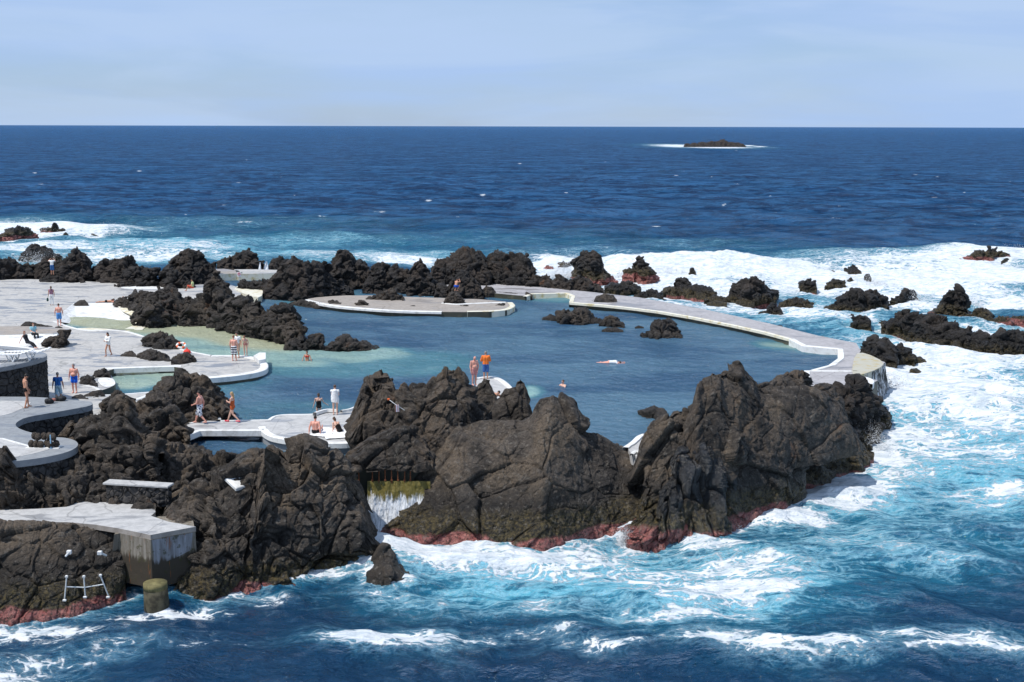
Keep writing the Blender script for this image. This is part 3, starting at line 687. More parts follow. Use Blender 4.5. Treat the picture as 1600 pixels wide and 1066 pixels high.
GB = 'lava rocks along the seaward edge of the pools'; GS = 'black rocks standing in the surf'; GP = 'rocks rising out of the swimming pool'; GD = 'boulders left standing on the concrete deck'; GF = 'big basalt outcrops on the near shore'
# near shore -----------------------------------------------------------
rock('huge rounded brown basalt outcrop between the small waterfall and the wet black cleft', SEA,
     '574,846 584,812 597,780 617,755 634,738 658,714 682,692 712,668 745,658 775,655 815,655 828,646 842,624 864,615 888,619 903,634 912,655 928,672 960,692 984,706 1000,722 1014,745 1022,780 1024,815',
     '574,850 620,860 700,858 800,860 850,861 905,850 960,838 1024,828', T=9.5, amp=.8, pk=-.12, style='smooth', mat='massive', a=.5, name='basalt_outcrop', group=GF, roundness=.62, seed=11)
rock('brown basalt headland with shiny black gullies beside the sea cleft', SEA,
     '950,824 966,790 984,762 996,728 1000,692 1012,668 1042,645 1078,634 1100,622 1130,628 1150,640 1178,660 1200,700 1212,760 1216,800',
     '950,836 990,853 1060,846 1118,838 1150,822 1190,812 1216,806', pk=-.3, T=7, style='mass', mat='massive', a=.5, name='basalt_headland', group=GF, roundness=.6, seed=23)
rock('tall pointed brown headland with a broad slanting slab facing the open surf', SEA,
     '1060,700 1078,638 1086,602 1104,586 1132,574 1146,570 1156,559 1166,580 1186,600 1204,594 1224,581 1262,578 1268,596 1300,601 1318,622 1330,652 1338,682 1352,700 1366,712',
     '1060,850 1120,838 1180,822 1256,797 1264,768 1296,746 1332,724 1366,714', pk=((1060, -.35), (1225, -.35), (1262, .35), (1366, .9)), T=9, style='smooth', mat='brown', a=.5, name='basalt_headland', group=GF, roundness=.55, seed=31)
rock('smooth reddish brown slanting slab high on the headland', -.5,
     '1120,722 1134,690 1152,655 1180,622 1214,604 1258,602 1290,612 1318,634 1334,664 1340,690 1344,705',
     '1120,742 1200,736 1280,722 1344,706', T=5, style='smooth', mat='massive', a=.5, name='basalt_slab', group=GF, roundness=.8, seed=37, amp=.55, low=.1, pk=2)
rock('fluted shiny black gully face at the front of the headland', SEA,
     '1030,800 1036,750 1048,716 1064,694 1080,700 1092,684 1110,690 1122,706 1132,700 1146,730 1150,790',
     '1030,853 1070,852 1120,844 1150,832', T=3.5, style='flute', mat='wetblack', a=.6, name='basalt_gully', group=GF, roundness=.35, seed=43, pk=0)
rock('jagged black rock behind the headland below the walkway spillway', SEA,
     '1258,640 1278,618 1302,602 1330,588 1342,584 1356,596 1366,610 1376,622 1386,632 1391,650',
     '1258,712 1330,700 1350,690 1376,676 1391,664', pk=1.0, T=6, style='aa', mat='lava', a=.5, group=GF, roundness=.7)
rock('small dark wedge rock at the foot of the waterfall', -2.45, '572,896 586,862 598,847 611,856 626,876 642,902', '572,906 610,908 642,903', T=3, style='mass', amp=.3, pk=1.3, low=2.5, a=.6, seed=19, roundness=.3, mat='massive', group=GF)
rock('dark vertical basalt cliff left of the small waterfall', SEA,
     '398,800 402,745 406,700 418,694 446,692 468,682 488,681 500,697 520,698 542,712 556,742 572,762 576,790 580,840 586,880',
     '398,925 450,915 500,909 560,903 586,898', pk=.5, T=7, style='mass', mat='massive', a=.5, name='basalt_cliff', group=GF, roundness=.35, seed=47)
rock('broad brown cliff with the white slab set into its top', SEA,
     '236,900 240,850 252,806 262,780 285,755 330,745 350,738 372,716 395,702 412,700 428,712 446,745 460,790 470,850',
     '236,925 300,928 330,940 400,926 450,917 470,912', pk=.3, T=7.5, style='mass', mat='massive', a=.55, name='basalt_cliff', group=GF, roundness=.45, seed=53)
rock('undercut dark cliff below the pale landing platform', -2.8,
     '-260,826 -100,824 0,818 60,816 110,818 150,822 186,832 196,850',
     '-260,992 -100,982 0,972 80,964 150,950 186,938 200,930', T=4.5, style='mass', mat='massive', a=.62, name='basalt_cliff', group=GF, roundness=.2, seed=61, amp=.5, pk=.25)
# left middle --------------------------------------------------------------
rock('low jumble of dark boulders under the curved terrace wall', 0.0,
     '-260,735 -120,745 0,742 30,736 60,738 90,728 120,715 150,724 180,735 205,752 225,768 245,790',
     '-260,800 0,795 100,788 160,782 245,796', T=3.5, style='aa', mat='brown', a=.6, group=GF, tide0=-3)
rock('upright knobbly rock at the left edge beside the terrace rim', 0.6, '-40,720 -15,700 0,694 12,697 20,712 26,735 28,760', '-40,775 28,772', T=2, style='aa', mat='brown', tide0=-3, group=GF)
rock('rounded grey boulder standing in front of the terrace masonry wall', 0.0, '18,770 22,745 35,738 55,742 64,758 66,775', '18,792 66,790', T=2, style='mass', mat='brown', tide0=-3, group=GF, seed=71)
rock('large dark boulder mass in the gully below the footbridge', -0.3,
     '130,740 145,700 160,680 200,668 230,672 262,690 300,692 330,706 352,705 385,716 410,722 432,742',
     '130,782 200,780 262,776 350,765 432,762', T=6, style='aa', mat='brown', a=.6, group=GF, tide0=-3)
rock('steep black rock tumbling down from the curved rim to the gully', .2,
     '86,690 100,672 112,655 140,648 165,640 175,622 190,612 203,622 212,636 220,670 240,668 252,700',
     '86,722 130,745 200,760 252,758', T=4, style='aa', mat='brown', a=.5, group=GF, tide0=-3)
rock('rounded dark rock standing left of the footbridge end', .3,
     '204,690 206,662 222,652 250,640 268,632 284,642 292,662 294,690', '204,712 294,706', T=3.5, style='aa', mat='brown', group=GF, tide0=-3)
rock('big reddish black rock behind the walkers on the footbridge', .2,
     '178,650 205,632 232,618 240,600 262,590 284,588 300,580 316,584 334,600 345,614 360,624 366,662',
     '178,680 240,684 300,672 366,664', T=5.5, style='aa', mat='brown', a=.5, group=GF, tide0=-3)
rock('brown dome shaped rock beside the strip of white kerb', .45, '158,636 164,620 180,611 195,612 206,622 210,638', '158,648 210,646', T=2, style='aa', mat='brown', tide0=-3, group=GF)
rock('flat grey rock shelf just below the footbridge abutment', .1, '248,690 256,682 275,676 286,676 290,690', '248,706 290,704', T=2, style='mass', mat='brown', tide0=-3, group=GF)
rock('pile of pale grey rubble behind the low rim', .9, '92,682 102,674 116,670 130,682 138,698', '92,692 138,706', T=1.5, style='mass', mat='lava_pool', tide0=-3, group=GF, px=.9)
# middle ---------------------------------------------------------------------
rock('large dark rock mass between the sunbathing platform and the pool', 0.0,
     '545,708 550,690 554,660 556,602 562,592 580,590 590,578 598,572 608,586 618,598 640,602 655,598 664,606 674,590 690,576 708,572 722,578 732,594 740,612 752,628 772,655 790,690 800,700',
     '545,724 600,730 660,738 800,720', T=6.5, style='mass', mat='brown', a=.5, group=GF, tide0=-3, seed=83, low=1.2)
rock('dark overhanging rock above the row of rusty bars', 0.6,
     '548,716 560,700 580,684 600,676 630,664 650,668 668,690 676,712', '548,734 600,735 650,734 676,730', T=3.5, style='mass', mat='brown', a=.5, group=GF, tide0=-3, seed=97, low=0.12, amp=.7)
rock('blunt upright rock pillar in front of the small landing', .1,
     '762,664 768,640 774,622 786,608 796,610 802,596 814,592 824,598 829,616 832,640 838,664', '762,704 838,704', T=3, style='smooth', mat='brown', a=.5, group=GF, tide0=-3, seed=101)
rock('smooth rounded rock at the feet of the two standing men', .3, '742,620 746,600 756,589 766,592 774,610 778,640', '742,650 778,652', T=1.6, style='smooth', mat='brown', tide0=-3, group=GF, seed=103, px=.9)
rock('low smooth rock lying in the pool beside the headland', -.05, '988,655 1000,645 1018,637 1032,635 1038,641 1042,656', '988,658 1010,661 1036,660 1042,656', T=2.6, style='smooth', mat='lava_pool', tide0=0, group=GP, px=.9)
# pool islands -------------------------------------------------------------
def P(label, top, base, T=None, zb=0.0, **k): return rock(label, zb, top, base, T, 'aa', 'lava_pool', tide0=0, group=k.pop('group', GP), px=.85, low=.5, **k)
P('long craggy island in the upper middle of the pool', '870,500 874,484 882,479 888,486 902,480 918,480 930,494 940,500', '870,505 900,508 940,505', 4)
P('round rock at the left end of the pool island', '847,497 858,490 868,493 872,500', '847,501 872,502', 1.5)
P('pair of knobs at the right end of the pool island', '936,505 944,494 958,492 966,498 976,508', '936,511 976,512', 2)
P('flat low rock in front of the pool island', '940,516 950,511 964,512 974,516', '940,519 974,520', 1.5)
P('lone steep stump of rock right of the pool island', '1002,523 1012,514 1020,500 1030,496 1050,496 1054,510 1066,523', '1002,527 1036,529 1066,527', 3)
P('tiny rock tip in the water beside the lone stump', '992,511 998,508 1006,511', '992,513 1006,513', .6, amp=.5)
P('long low dark rock tapering to the pale shallow step', '507,545 518,534 532,523 540,521 552,528 570,534 584,540 592,545', '507,547 540,550 592,547', 3)
P('squared black block at the tip of the long rock spine', '474,545 478,526 488,521 503,517 506,535 507,545', '474,548 507,547', 2.2)
P('small boulder under the end of the long rock spine', '443,545 448,532 460,525 472,530 478,545', '443,547 478,549', 1.8)
P('grey rounded outcrop with the highest crown of the long rock spine', '395,518 405,490 418,480 432,474 446,472 462,480 470,490 475,512 478,540', '395,528 440,540 478,547', 5)
P('pale grey craggy shoulder in the middle of the long rock spine', '338,500 350,470 360,462 372,466 378,456 384,462 392,470 402,462 408,474 420,486 424,510', '338,516 400,530 424,534', 4.5)
P('broad dark slab forming the centre of the long rock spine', '278,500 282,470 290,458 304,466 318,456 332,452 350,450 362,460 366,500', '278,508 330,513 366,519', 5)
P('tall jagged stack above the seated reader', '312,470 318,440 330,428 337,418 344,430 356,436 362,452 364,478', '312,490 364,495', 3, zb=.45, group=GD)
P('dark cliffy block at the left of the long rock spine', '192,488 196,462 208,450 222,456 236,454 252,448 270,446 284,456 294,478 300,505', '192,482 215,498 260,506 300,509', 5)
P('low tail of rock beside the two sunbathers', '178,472 184,466 196,462 206,470 214,480', '178,475 214,488', 2, zb=.45, group=GD)
P('big smooth boulder at the head of the shallow basin', '206,505 212,488 218,474 236,470 254,472 262,484 265,500 267,508', '206,509 232,513 258,510', 3)
P('oval boulder at the rim of the green shallows', '222,538 230,524 242,517 262,519 276,528 286,541', '222,541 255,546 286,546', 2.6, zb=.45, group=GD)
P('low grey rock behind the woman in the white top', '188,555 196,549 206,547 213,554', '188,557 213,558', 1.2, zb=.45, group=GD)
P('long low rock left of the life ring', '213,555 224,548 238,546 252,548 262,556 268,562', '213,559 240,564 268,565', 2, zb=.45, group=GD)
P('rounded rock carrying the life ring and red buoy', '267,562 274,554 288,550 302,554 307,562', '267,570 288,569 307,566', 1.8, zb=.45, group=GD)
P('rock sloping down from the life ring rock into the small pool', '272,584 282,572 294,578 300,590', '272,592 300,595', 1.5)
P('low boulder on the deck at the top of the white basin wall', '116,474 124,468 132,467 138,474', '116,477 138,477', 1.3, zb=.45, group=GD, amp=.6)
P('rounded rock at the corner of the lower small pool', '144,586 150,577 162,574 172,581 173,588', '144,589 173,591', 1.4, zb=.45, group=GD)
P('wedge rock at the elbow of the man in bright blue shorts', '124,600 128,586 138,583 146,592 153,603', '124,600 153,605', 1.4, zb=.45, group=GD)
P('low rock between the blue shorts man and the terrace wall', '112,620 126,616 138,622', '112,623 138,624', 1, zb=.45, group=GD, amp=.6)
P('flat rocks where the kerb meets the dome rock', '130,618 144,611 156,608 164,616', '130,622 164,620', 1, zb=.45, group=GD, amp=.6)
P('black lump of lava beside the two seated visitors', '64,540 70,528 82,524 92,518 100,514 104,512 106,526 107,538', '64,542 90,545 106,541', 1.8, zb=.45, group=GD)
P('thin dark crest of rock behind the seated visitors', '32,509 40,502 46,502 60,506 72,508 82,510', '32,511 82,511', 1.2, zb=.45, group=GD)
P('small flat stone at the end of the seating kerb', '86,511 92,509 98,512', '86,513 98,513', .6, zb=.45, group=GD, amp=.5)
P('thick rock on the near rim of the island platform, left one', '510,478 514,468 524,466 532,472 538,480', '510,482 538,484', 1.5)
P('knobbly rock on the near rim of the island platform, middle one', '548,482 556,470 566,466 574,474 576,484', '548,485 576,486', 1.5)
P('two lumps of rock set on the island platform', '572,466 584,462 594,458 604,450 612,448 622,456 632,464', '572,468 632,470', 2.2, zb=.45, group=GD)
P('narrow strip of dark rocks along the island platform waterline', '450,474 470,467 490,472 512,474 540,480 560,481', '450,477 500,483 560,486', 1.2, amp=.6)
P('small rock at the right end of the island platform rim', '628,480 646,477 660,480', '628,487 660,487', .8, amp=.6)
P('squat rock on the platform rim below the crouching man', '712,484 720,475 730,474 736,484', '712,487 736,487', 1.1)
P('rock at the far right tip of the island platform', '770,484 774,475 786,472 792,478 794,484', '770,486 794,487', 1.3)
P('conical rock where the man in blue trunks crouches', '694,470 700,458 710,452 718,458 726,472', '694,475 726,475', 1.5, zb=.45, group=GD)
P('peaked rock at the inner edge of the far walkway', '754,452 760,444 768,446 774,455', '754,458 774,458', 1.2, zb=.45, group=GD)
P('low rocky kerb along the inner edge of the far walkway', '772,456 800,457 820,461 822,454 832,460', '772,459 832,464', .9, zb=.3, group=GD, amp=.5)
P('flat topped boulder alone on the wet walkway', '928,470 932,461 944,458 958,460 964,468', '928,472 946,473 964,472', 1.8, zb=.45, group=GD, amp=.5)
# rocks at the back -------------------------------------------------------
def B(label, top, base, T=None, zb=.45, **k): return rock(label, zb, top, base, T, 'aa', 'lava', tide0=k.pop('tide0', -3), group=k.pop('group', GB), px=.85, **k)
B('first row of black rocks at the left edge of the deck', '-120,405 -60,400 0,401 14,403 28,407 44,412 60,414 64,430', '-120,440 0,438 64,432', 4)
B('black rocks behind the photographer with raised arms', '54,430 60,405 74,398 84,404 92,400 96,410 100,430', '54,434 100,434', 3)
B('big black hump right of the photographer with raised arms', '80,430 92,408 104,396 116,388 128,388 138,396 142,415 144,434', '62,440 100,441 144,438', 5)
B('low broken rocks in front of the big black hump', '62,438 80,426 100,422 120,424 132,436', '62,441 132,442', 2.5)
B('notched black ridge right of the big black hump', '142,430 148,410 158,404 168,408 178,404 192,398 204,402 216,412 228,416 236,430', '142,436 152,440 200,445 236,444', 5)
B('low crumbling end of the notched black ridge', '178,445 196,438 212,440 230,416 244,416 248,430 262,440', '178,448 220,449 262,446', 2.5)
B('rocks at the foot of the broad rounded peak', '244,440 252,418 262,412 276,420 290,430 306,446', '244,444 268,452 306,450', 3)
B('broad rounded black peak above the hidden steps', '262,420 272,396 288,390 300,387 312,392 322,404 336,410', '262,434 300,442 336,440', 5, zb=0.0)
B('twin headed black rock above the white far basin', '338,415 346,402 362,400 372,392 386,387 396,392 404,402 414,410', '338,421 414,421', 4, zb=-.5)
B('small dark knob right of the thin cascades', '419,415 426,402 436,399 446,402 450,415', '419,422 450,422', 3, zb=-.5)
B('dark rocks around the sign by the far basin', '368,450 372,440 382,434 392,440 402,436 412,436 420,434 428,446', '368,452 428,456', 2)
B('flat bank of rocks left of the grey slab cliff', '408,460 414,440 424,430 440,432 452,440 462,462', '408,466 462,470', 4, zb=0)
B('long grey striated cliff behind the island platform', '412,455 430,425 444,408 460,398 474,406 490,412 502,404 510,408 524,430 540,440 552,458', '412,468 480,472 552,462', 6, zb=0)
B('highest craggy peak in the middle of the back rocks', '504,440 516,415 518,396 530,389 546,390 556,402 570,410 586,424 600,440', '504,454 600,452', 6, zb=0)
B('row of broken black crags right of the highest peak', '568,445 578,425 588,406 600,410 610,418 618,410 628,416 640,424 650,440', '568,460 610,458 650,462', 5, zb=0)
B('upright square black rock before the tall dark wall', '636,450 642,420 644,404 656,402 668,412 676,430 680,455', '636,462 680,464', 4, zb=0)
B('long dark wall of rock, its left crest the highest', '672,430 676,410 690,402 706,398 718,386 730,384 742,388 756,392 764,410 770,440', '672,446 700,445 770,446', 7)
B('right half of the long dark wall of rock', '752,420 760,396 780,390 796,396 812,394 822,392 828,405 838,418 846,440', '752,442 800,446 846,449', 7)
B('rough rock mound behind the crouching man', '700,450 706,430 720,422 738,424 748,440 756,460', '700,465 756,466', 4, zb=.2)
B('small dark rocks left of the crouching man', '678,450 690,440 702,446 706,460', '678,462 706,464', 2.5, zb=.2)
B('low black rock row at the left of the splash', '840,440 846,430 854,427 862,434 874,430 884,432 892,444', '840,448 892,454', 3)
B('low black rock row at the right of the splash', '884,446 892,434 904,430 920,434 934,446 944,452', '884,453 944,454', 3)
B('tall blunt black rock rising from the surf', '893,430 896,408 904,392 918,391 930,389 938,396 944,412 952,428 966,440', '893,440 930,444 966,442', 4.5, zb=SEA, tide0=None, group=GS)
B('low arched rock in front of the two tall sea rocks', '944,450 956,440 972,442 982,438 994,442 1002,452', '944,454 1002,454', 2.5, zb=-.6, tide0=-2)
B('sharp fin shaped black rock in the surf', '989,425 992,408 998,393 1004,398 1012,408 1022,420 1030,434', '989,436 1012,440 1030,438', 3.5, zb=SEA, tide0=None, group=GS)
B('squat rock between the blunt rock and the fin', '972,434 976,420 984,416 990,420 991,434', '972,436 991,437', 2.5, zb=SEA, tide0=None, group=GS)
B('small pointed rock right behind the blunt rock', '956,416 962,411 972,418', '956,419 972,420', 1.4, zb=SEA, tide0=None, group=GS)
B('rocks half hidden in spray left of the blunt rock', '872,415 880,407 892,409 898,418', '872,424 898,424', 2.2, zb=SEA, tide0=None, group=GS)
B('low spray washed stone left of the tall blunt rock', '848,420 854,414 864,416 866,422', '848,424 866,425', 1.4, zb=SEA, tide0=None, group=GS)
def S(label, top, base, T=None, **k): return rock(label, SEA, top, base, T, k.pop('style', 'aa'), 'lava', group=GS, px=.8, low=1.2, pk=k.pop('pk', 1.0), **k)
S('grey rock far out above the white wave', '1074,404 1078,394 1090,393 1098,398 1106,394 1112,400 1118,411', '1074,412 1118,413', 3)
S('flat rocks right of the grey rock far out', '1126,412 1136,408 1146,411', '1126,414 1146,414', 1.5)
S('knob with a curled tip on the inner reef', '1054,440 1060,430 1070,430 1078,440 1082,455', '1054,456 1082,459', 3)
S('thin crooked pinnacle behind the curled knob', '1076,426 1079,417 1084,418 1088,426', '1076,432 1088,432', 1)
S('low wide shelf of the inner reef', '1034,456 1046,446 1060,448 1080,446 1098,444 1112,448 1120,462', '1034,458 1080,461 1120,466', 3)
S('craggy rock touching the seaward edge of the walkway', '990,466 998,456 1008,454 1016,450 1028,452 1036,462', '990,472 1036,473', 2.2)
S('rounded rocks beside the craggy walkway rock', '1026,472 1036,466 1048,470 1052,476', '1026,477 1052,478', 1.6)
S('big broad black rock of the inner reef', '1132,466 1144,450 1146,438 1158,436 1172,432 1184,430 1192,440 1204,446 1214,464', '1132,468 1170,474 1214,470', 5)
S('dark rock bridging to the broad black rock', '1100,468 1110,460 1124,462 1136,464', '1100,472 1136,472', 1.5)
S('low rounded rock right of the broad black rock', '1216,478 1226,467 1242,464 1260,466 1270,478', '1216,480 1270,481', 2.2)
S('pointed dark rock in front of the low rounded one', '1186,490 1198,480 1206,472 1216,476 1226,490', '1186,494 1226,496', 2.2)
S('little rock beside the pointed dark rock', '1228,488 1240,480 1254,486', '1228,492 1254,492', 1.3)
S('flat wet stones near the walkway', '1104,473 1118,469 1136,473', '1104,475 1136,475', .9, amp=.5)
S('round boulder alone in the white foam', '1250,452 1254,438 1264,433 1274,438 1276,450', '1250,454 1276,454', 2.2)
S('slanting rock among the outer foam', '1288,448 1296,438 1308,433 1318,438 1322,447', '1288,450 1322,449', 2)
S('leaning fin of rock in the outer surf', '1318,424 1326,414 1334,409 1342,420 1350,434', '1318,430 1350,436', 2)
S('small crooked rock left of the leaning fin', '1290,428 1300,422 1314,426', '1290,430 1314,430', 1.2)
S('short rock stump right of the leaning fin', '1350,432 1354,426 1360,428 1362,437', '1350,440 1362,440', 1)
S('little split rock under the leaning fin', '1322,440 1330,431 1338,441', '1322,443 1338,443', 1.2)
S('large dark rock of the outer reef, its left half lower', '1290,483 1304,470 1318,458 1332,447 1350,448 1354,470 1360,484', '1290,486 1360,487', 4)
S('lighter right half of the large outer reef rock', '1346,460 1354,452 1370,452 1384,458 1389,484', '1346,486 1382,485', 3.5)
S('black pointed rock leaning right over the foam', '1384,478 1392,466 1408,456 1420,447 1429,453 1434,466', '1384,480 1410,480 1434,472', 2.2)
S('cluster of rocks before the large outer reef rock', '1296,500 1306,492 1318,490 1332,490 1336,500', '1296,505 1336,508', 2.2)
S('knobbly grey rock under the large outer reef rock', '1328,510 1334,494 1346,488 1358,494 1362,512', '1328,515 1362,517', 2.2)
S('flat dark rocks linking to the long reef', '1356,505 1368,499 1390,502 1404,512', '1356,508 1404,518', 2)
S('red footed tower rock in the right surf', '1444,497 1456,484 1464,478 1472,470 1474,454 1488,448 1502,441 1509,450 1514,466 1517,490', '1444,500 1517,502', 3.5, pk=.1)
S('long knobbly reef running to the right edge', '1376,512 1394,494 1404,484 1416,486 1440,488 1470,492 1486,502 1500,506 1520,515 1546,520 1580,526 1610,520 1660,530', '1376,516 1410,524 1450,538 1500,548 1560,554 1660,556', 5)
S('humped right end of the long reef', '1540,545 1550,520 1566,510 1578,516 1590,512 1604,520 1640,516', '1540,553 1640,556', 3)
S('brown mound behind the long reef at right', '1504,500 1514,488 1530,481 1546,482 1552,492 1556,508', '1504,506 1556,511', 3, pk=.1)
S('red stained rocks at the right edge behind the reef', '1544,508 1556,496 1566,492 1578,496 1590,492 1620,498 1660,496', '1544,512 1600,513 1660,513', 3, pk=.1)
S('spiky brown rock far out at the right', '1494,408 1508,402 1520,392 1530,390 1540,392 1546,381 1556,392 1566,388 1572,394 1580,403', '1494,410 1530,409 1580,406', 4, pk=.1)
S('small slanting stone right of the spiky brown rock', '1564,408 1572,402 1578,405', '1564,411 1578,409', 1.2)
S('rough black rock beside the end of the walkway', '1334,556 1344,542 1352,530 1362,522 1374,527 1388,524 1392,534 1400,546 1402,566', '1334,560 1360,566 1402,580', 4.5, a=.5)
S('round black knob and grey lump beside the rough walkway rock', '1390,566 1394,540 1406,534 1416,546 1424,540 1427,552 1429,566', '1390,570 1426,568', 3)
S('low brown rock pointing into the foam', '1420,564 1430,555 1438,556 1448,565', '1420,567 1448,567', 1.5)
S('solitary small rock in the foam below the spillway', '1420,582 1424,576 1432,574 1440,581', '1420,584 1440,583', 1)
S('rock at the foot of the overflowing walkway corner', '1362,598 1370,588 1378,590 1382,600', '1362,600 1382,602', 1)
S('small boulder on the seaward edge of the walkway', '1210,515 1213,507 1222,507 1226,515', '1210,517 1226,518', 1, amp=.5)
S('low dark stones at the walkway edge', '1276,529 1284,524 1296,528', '1276,531 1296,531', .8, amp=.5)
S('red footed dome shaped rock far out at the left', '-20,370 -2,368 10,358 20,354 34,353 46,354 54,364 60,370', '-20,374 20,375 60,371', 4, pk=.1)
S('three headed rock far out at the left', '62,362 66,355 76,356 82,346 88,345 93,356 99,357 102,365', '62,364 80,368 102,366', 3, pk=.1)
S('small brown rock right of the three headed rock', '97,369 102,361 108,369', '97,370 108,370', 1.2)
S('thin slanting stone in the far left surf', '138,366 144,364 154,369', '138,368 154,370', 1)
S('wide black rock awash behind the left rock row', '28,404 36,392 48,382 56,379 70,384 84,392 96,402', '28,406 96,408', 4.5)
S('small dark stone at the left of the broad surf band', '14,400 20,398 26,401', '14,403 26,403', .9, amp=.5)
rock('low dark islet far out near the horizon', -1.6, '1068,229 1071,223.5 1078,225 1084,222.5 1090,224 1096,221 1104,222.5 1110,219.5 1118,221 1124,219 1127,217 1132,216.5 1136,221 1148,222 1160,223 1166,229', '1068,230 1120,230 1166,230', T=26, style='aa', mat='lava', name='sea_islet', px=.4, amp=1.3, tide0=-8, seed=5, low=3)
# ------------------------------------------------------------------ decks, kerbs, walls
def slab(name, pts, z, low, mat, side=None, it=2, label=None, cat=None, kind=None, parent=None, group=None):
    W_ = poly_world(pts, z)[:, :2]; W_ = chaikin(W_, it) if it else W_
    area = .5 * np.sum(W_[:, 0] * np.roll(W_[:, 1], -1) - np.roll(W_[:, 0], -1) * W_[:, 1])
    if area < 0: W_ = W_[::-1]
    n = len(W_); v = [(x, y, z) for x, y in W_] + [(x, y, low) for x, y in W_]
    f = [tuple(range(n))] + [(i, n + i, n + (i + 1) % n, (i + 1) % n) for i in range(n)]
    me = pmesh(name, v, f, mat)
    if side is not None:
        me.materials.append(side)
        for p in me.polygons:
            if p.index > 0: p.material_index = 1
    o = link(name, me, parent)
    if not parent: recentre(o); setp(o, label, cat, group, kind)
    return o
def kerb(name, pts, z, w=.38, h=.05, drop=.28, mat='white', it=2, closed=False, label=None, cat='kerb', inward=1, jit=.02, group=None, parent=None, seed=1):
    """painted band following a rim; pts run so that the deck lies to the left (inward=1)"""
    P = poly_world(pts, z)[:, :2]; P = chaikin(P, it, closed)
    if it == 0 and not closed: P = np.vstack([P[i] + (P[i + 1] - P[i]) * t_ for i in range(len(P) - 1) for t_ in (0, .04, .25, .5, .75, .96)] + [P[-1:]])
    d = np.gradient(P, axis=0) if not closed else (np.roll(P, -1, 0) - np.roll(P, 1, 0))
    d /= np.linalg.norm(d, axis=1, keepdims=True) + 1e-9; nrm = np.stack([-d[:, 1], d[:, 0]], -1) * inward
    r = np.random.default_rng(seed); ww = w * (1 + r.normal(0, .08, len(P)))
    ou = P - nrm * .06; iu = P + nrm * ww[:, None]; n = len(P); zz = z + h
    rows = [[(x, y, z - drop) for x, y in ou], [(x, y, zz - .03) for x, y in ou], [(x, y, zz) for x, y in P + nrm * .02], [(x, y, zz) for x, y in iu], [(x, y, z - .06) for x, y in iu + nrm * .03]]
    v = [q for R in rows for q in R]; m = n if closed else n - 1
    f = [(k * n + i, k * n + (i + 1) % n, (k + 1) * n + (i + 1) % n, (k + 1) * n + i) for k in range(4) for i in range(m)]
    if inward < 0: f = [q[::-1] for q in f]
    o = link(name, pmesh(name, v, f, MAT[mat], False), parent)
    if not parent: recentre(o); setp(o, label, cat, group)
    return o
def wall(name, pts, z0, z1, mat, label=None, cat='wall', it=2, rough=.0, parent=None, out=1, cell=.38, seed=3):
    """masonry face standing on the line pts (world xy from pixels on plane zref), stones really bulge"""
    P = chaikin(np.array(pts), it, False) if it else np.array(pts)
    L_ = np.concatenate([[0], np.cumsum(np.linalg.norm(np.diff(P, axis=0), axis=1))]); n = max(8, int(L_[-1] / .05)); m = max(6, int((z1 - z0) / .05))
    t = np.linspace(0, L_[-1], n); X = np.interp(t, L_, P[:, 0]); Y = np.interp(t, L_, P[:, 1])
    d = np.stack([np.gradient(X), np.gradient(Y)], -1); d /= np.linalg.norm(d, axis=1, keepdims=True); nr = np.stack([d[:, 1], -d[:, 0]], -1) * out
    Z = np.linspace(z0, z1, m); V = np.zeros((m, n, 3)); V[..., 0] = X; V[..., 1] = Y; V[..., 2] = Z[:, None]
    if rough:
        F1, F2, fc, _ = worley(V.reshape(-1, 3) / cell, seed); a = (rough * np.clip((F2 - F1) * 3, 0, 1) + rough * .6 * fc - rough * .8).reshape(m, n)
        a[-1] = 0; V[..., 0] += nr[:, 0] * a; V[..., 1] += nr[:, 1] * a
    o = link(name, grid_mesh(name, V, mat, flip=(out < 0)), parent)
    if not parent: recentre(o); setp(o, label, cat)
    return o
ZD = .45
# main deck around the children's basins
DECK = [(-320, 437), (0, 437), (60, 436), (240, 445), (310, 449), (330, 470), (250, 482), (206, 476), (180, 473), (115, 474), (98, 487), (86, 502), (112, 512), (143, 518), (190, 515), (230, 527), (285, 547), (332, 556), (385, 556), (410, 562),
        (420, 572), (412, 581), (370, 588), (322, 592), (306, 592), (296, 583), (283, 573), (230, 574), (166, 576), (176, 590), (182, 601), (168, 607), (152, 612), (160, 618), (236, 612), (236, 622), (205, 640), (160, 668), (60, 668), (-320, 668)]
slab('pool_deck', DECK, ZD, -.9, MAT['deck'], MAT['algae'], it=1, label='grey concrete deck around the shallow basins', kind='structure')
EDGE1 = [(86, 502), (112, 512), (143, 518), (190, 515), (230, 527), (285, 547), (332, 556), (385, 556), (410, 562), (420, 572), (412, 581), (370, 588), (322, 592), (306, 592)]
kerb('kerb', EDGE1[:7], ZD, .22, .04, .3, label='thin white line edging the deck along the green shallows', inward=-1)
kerb('kerb', EDGE1[6:] + [(298, 585)], ZD, .46, .05, .30, label='broad white rim of the rounded deck tip where the striped shorts man stands', inward=-1)
kerb('kerb', [(283, 573), (230, 574.5), (164, 577)], ZD, .25, .05, .3, label='white rim on top of the cream wall of the small lower pool', inward=-1)
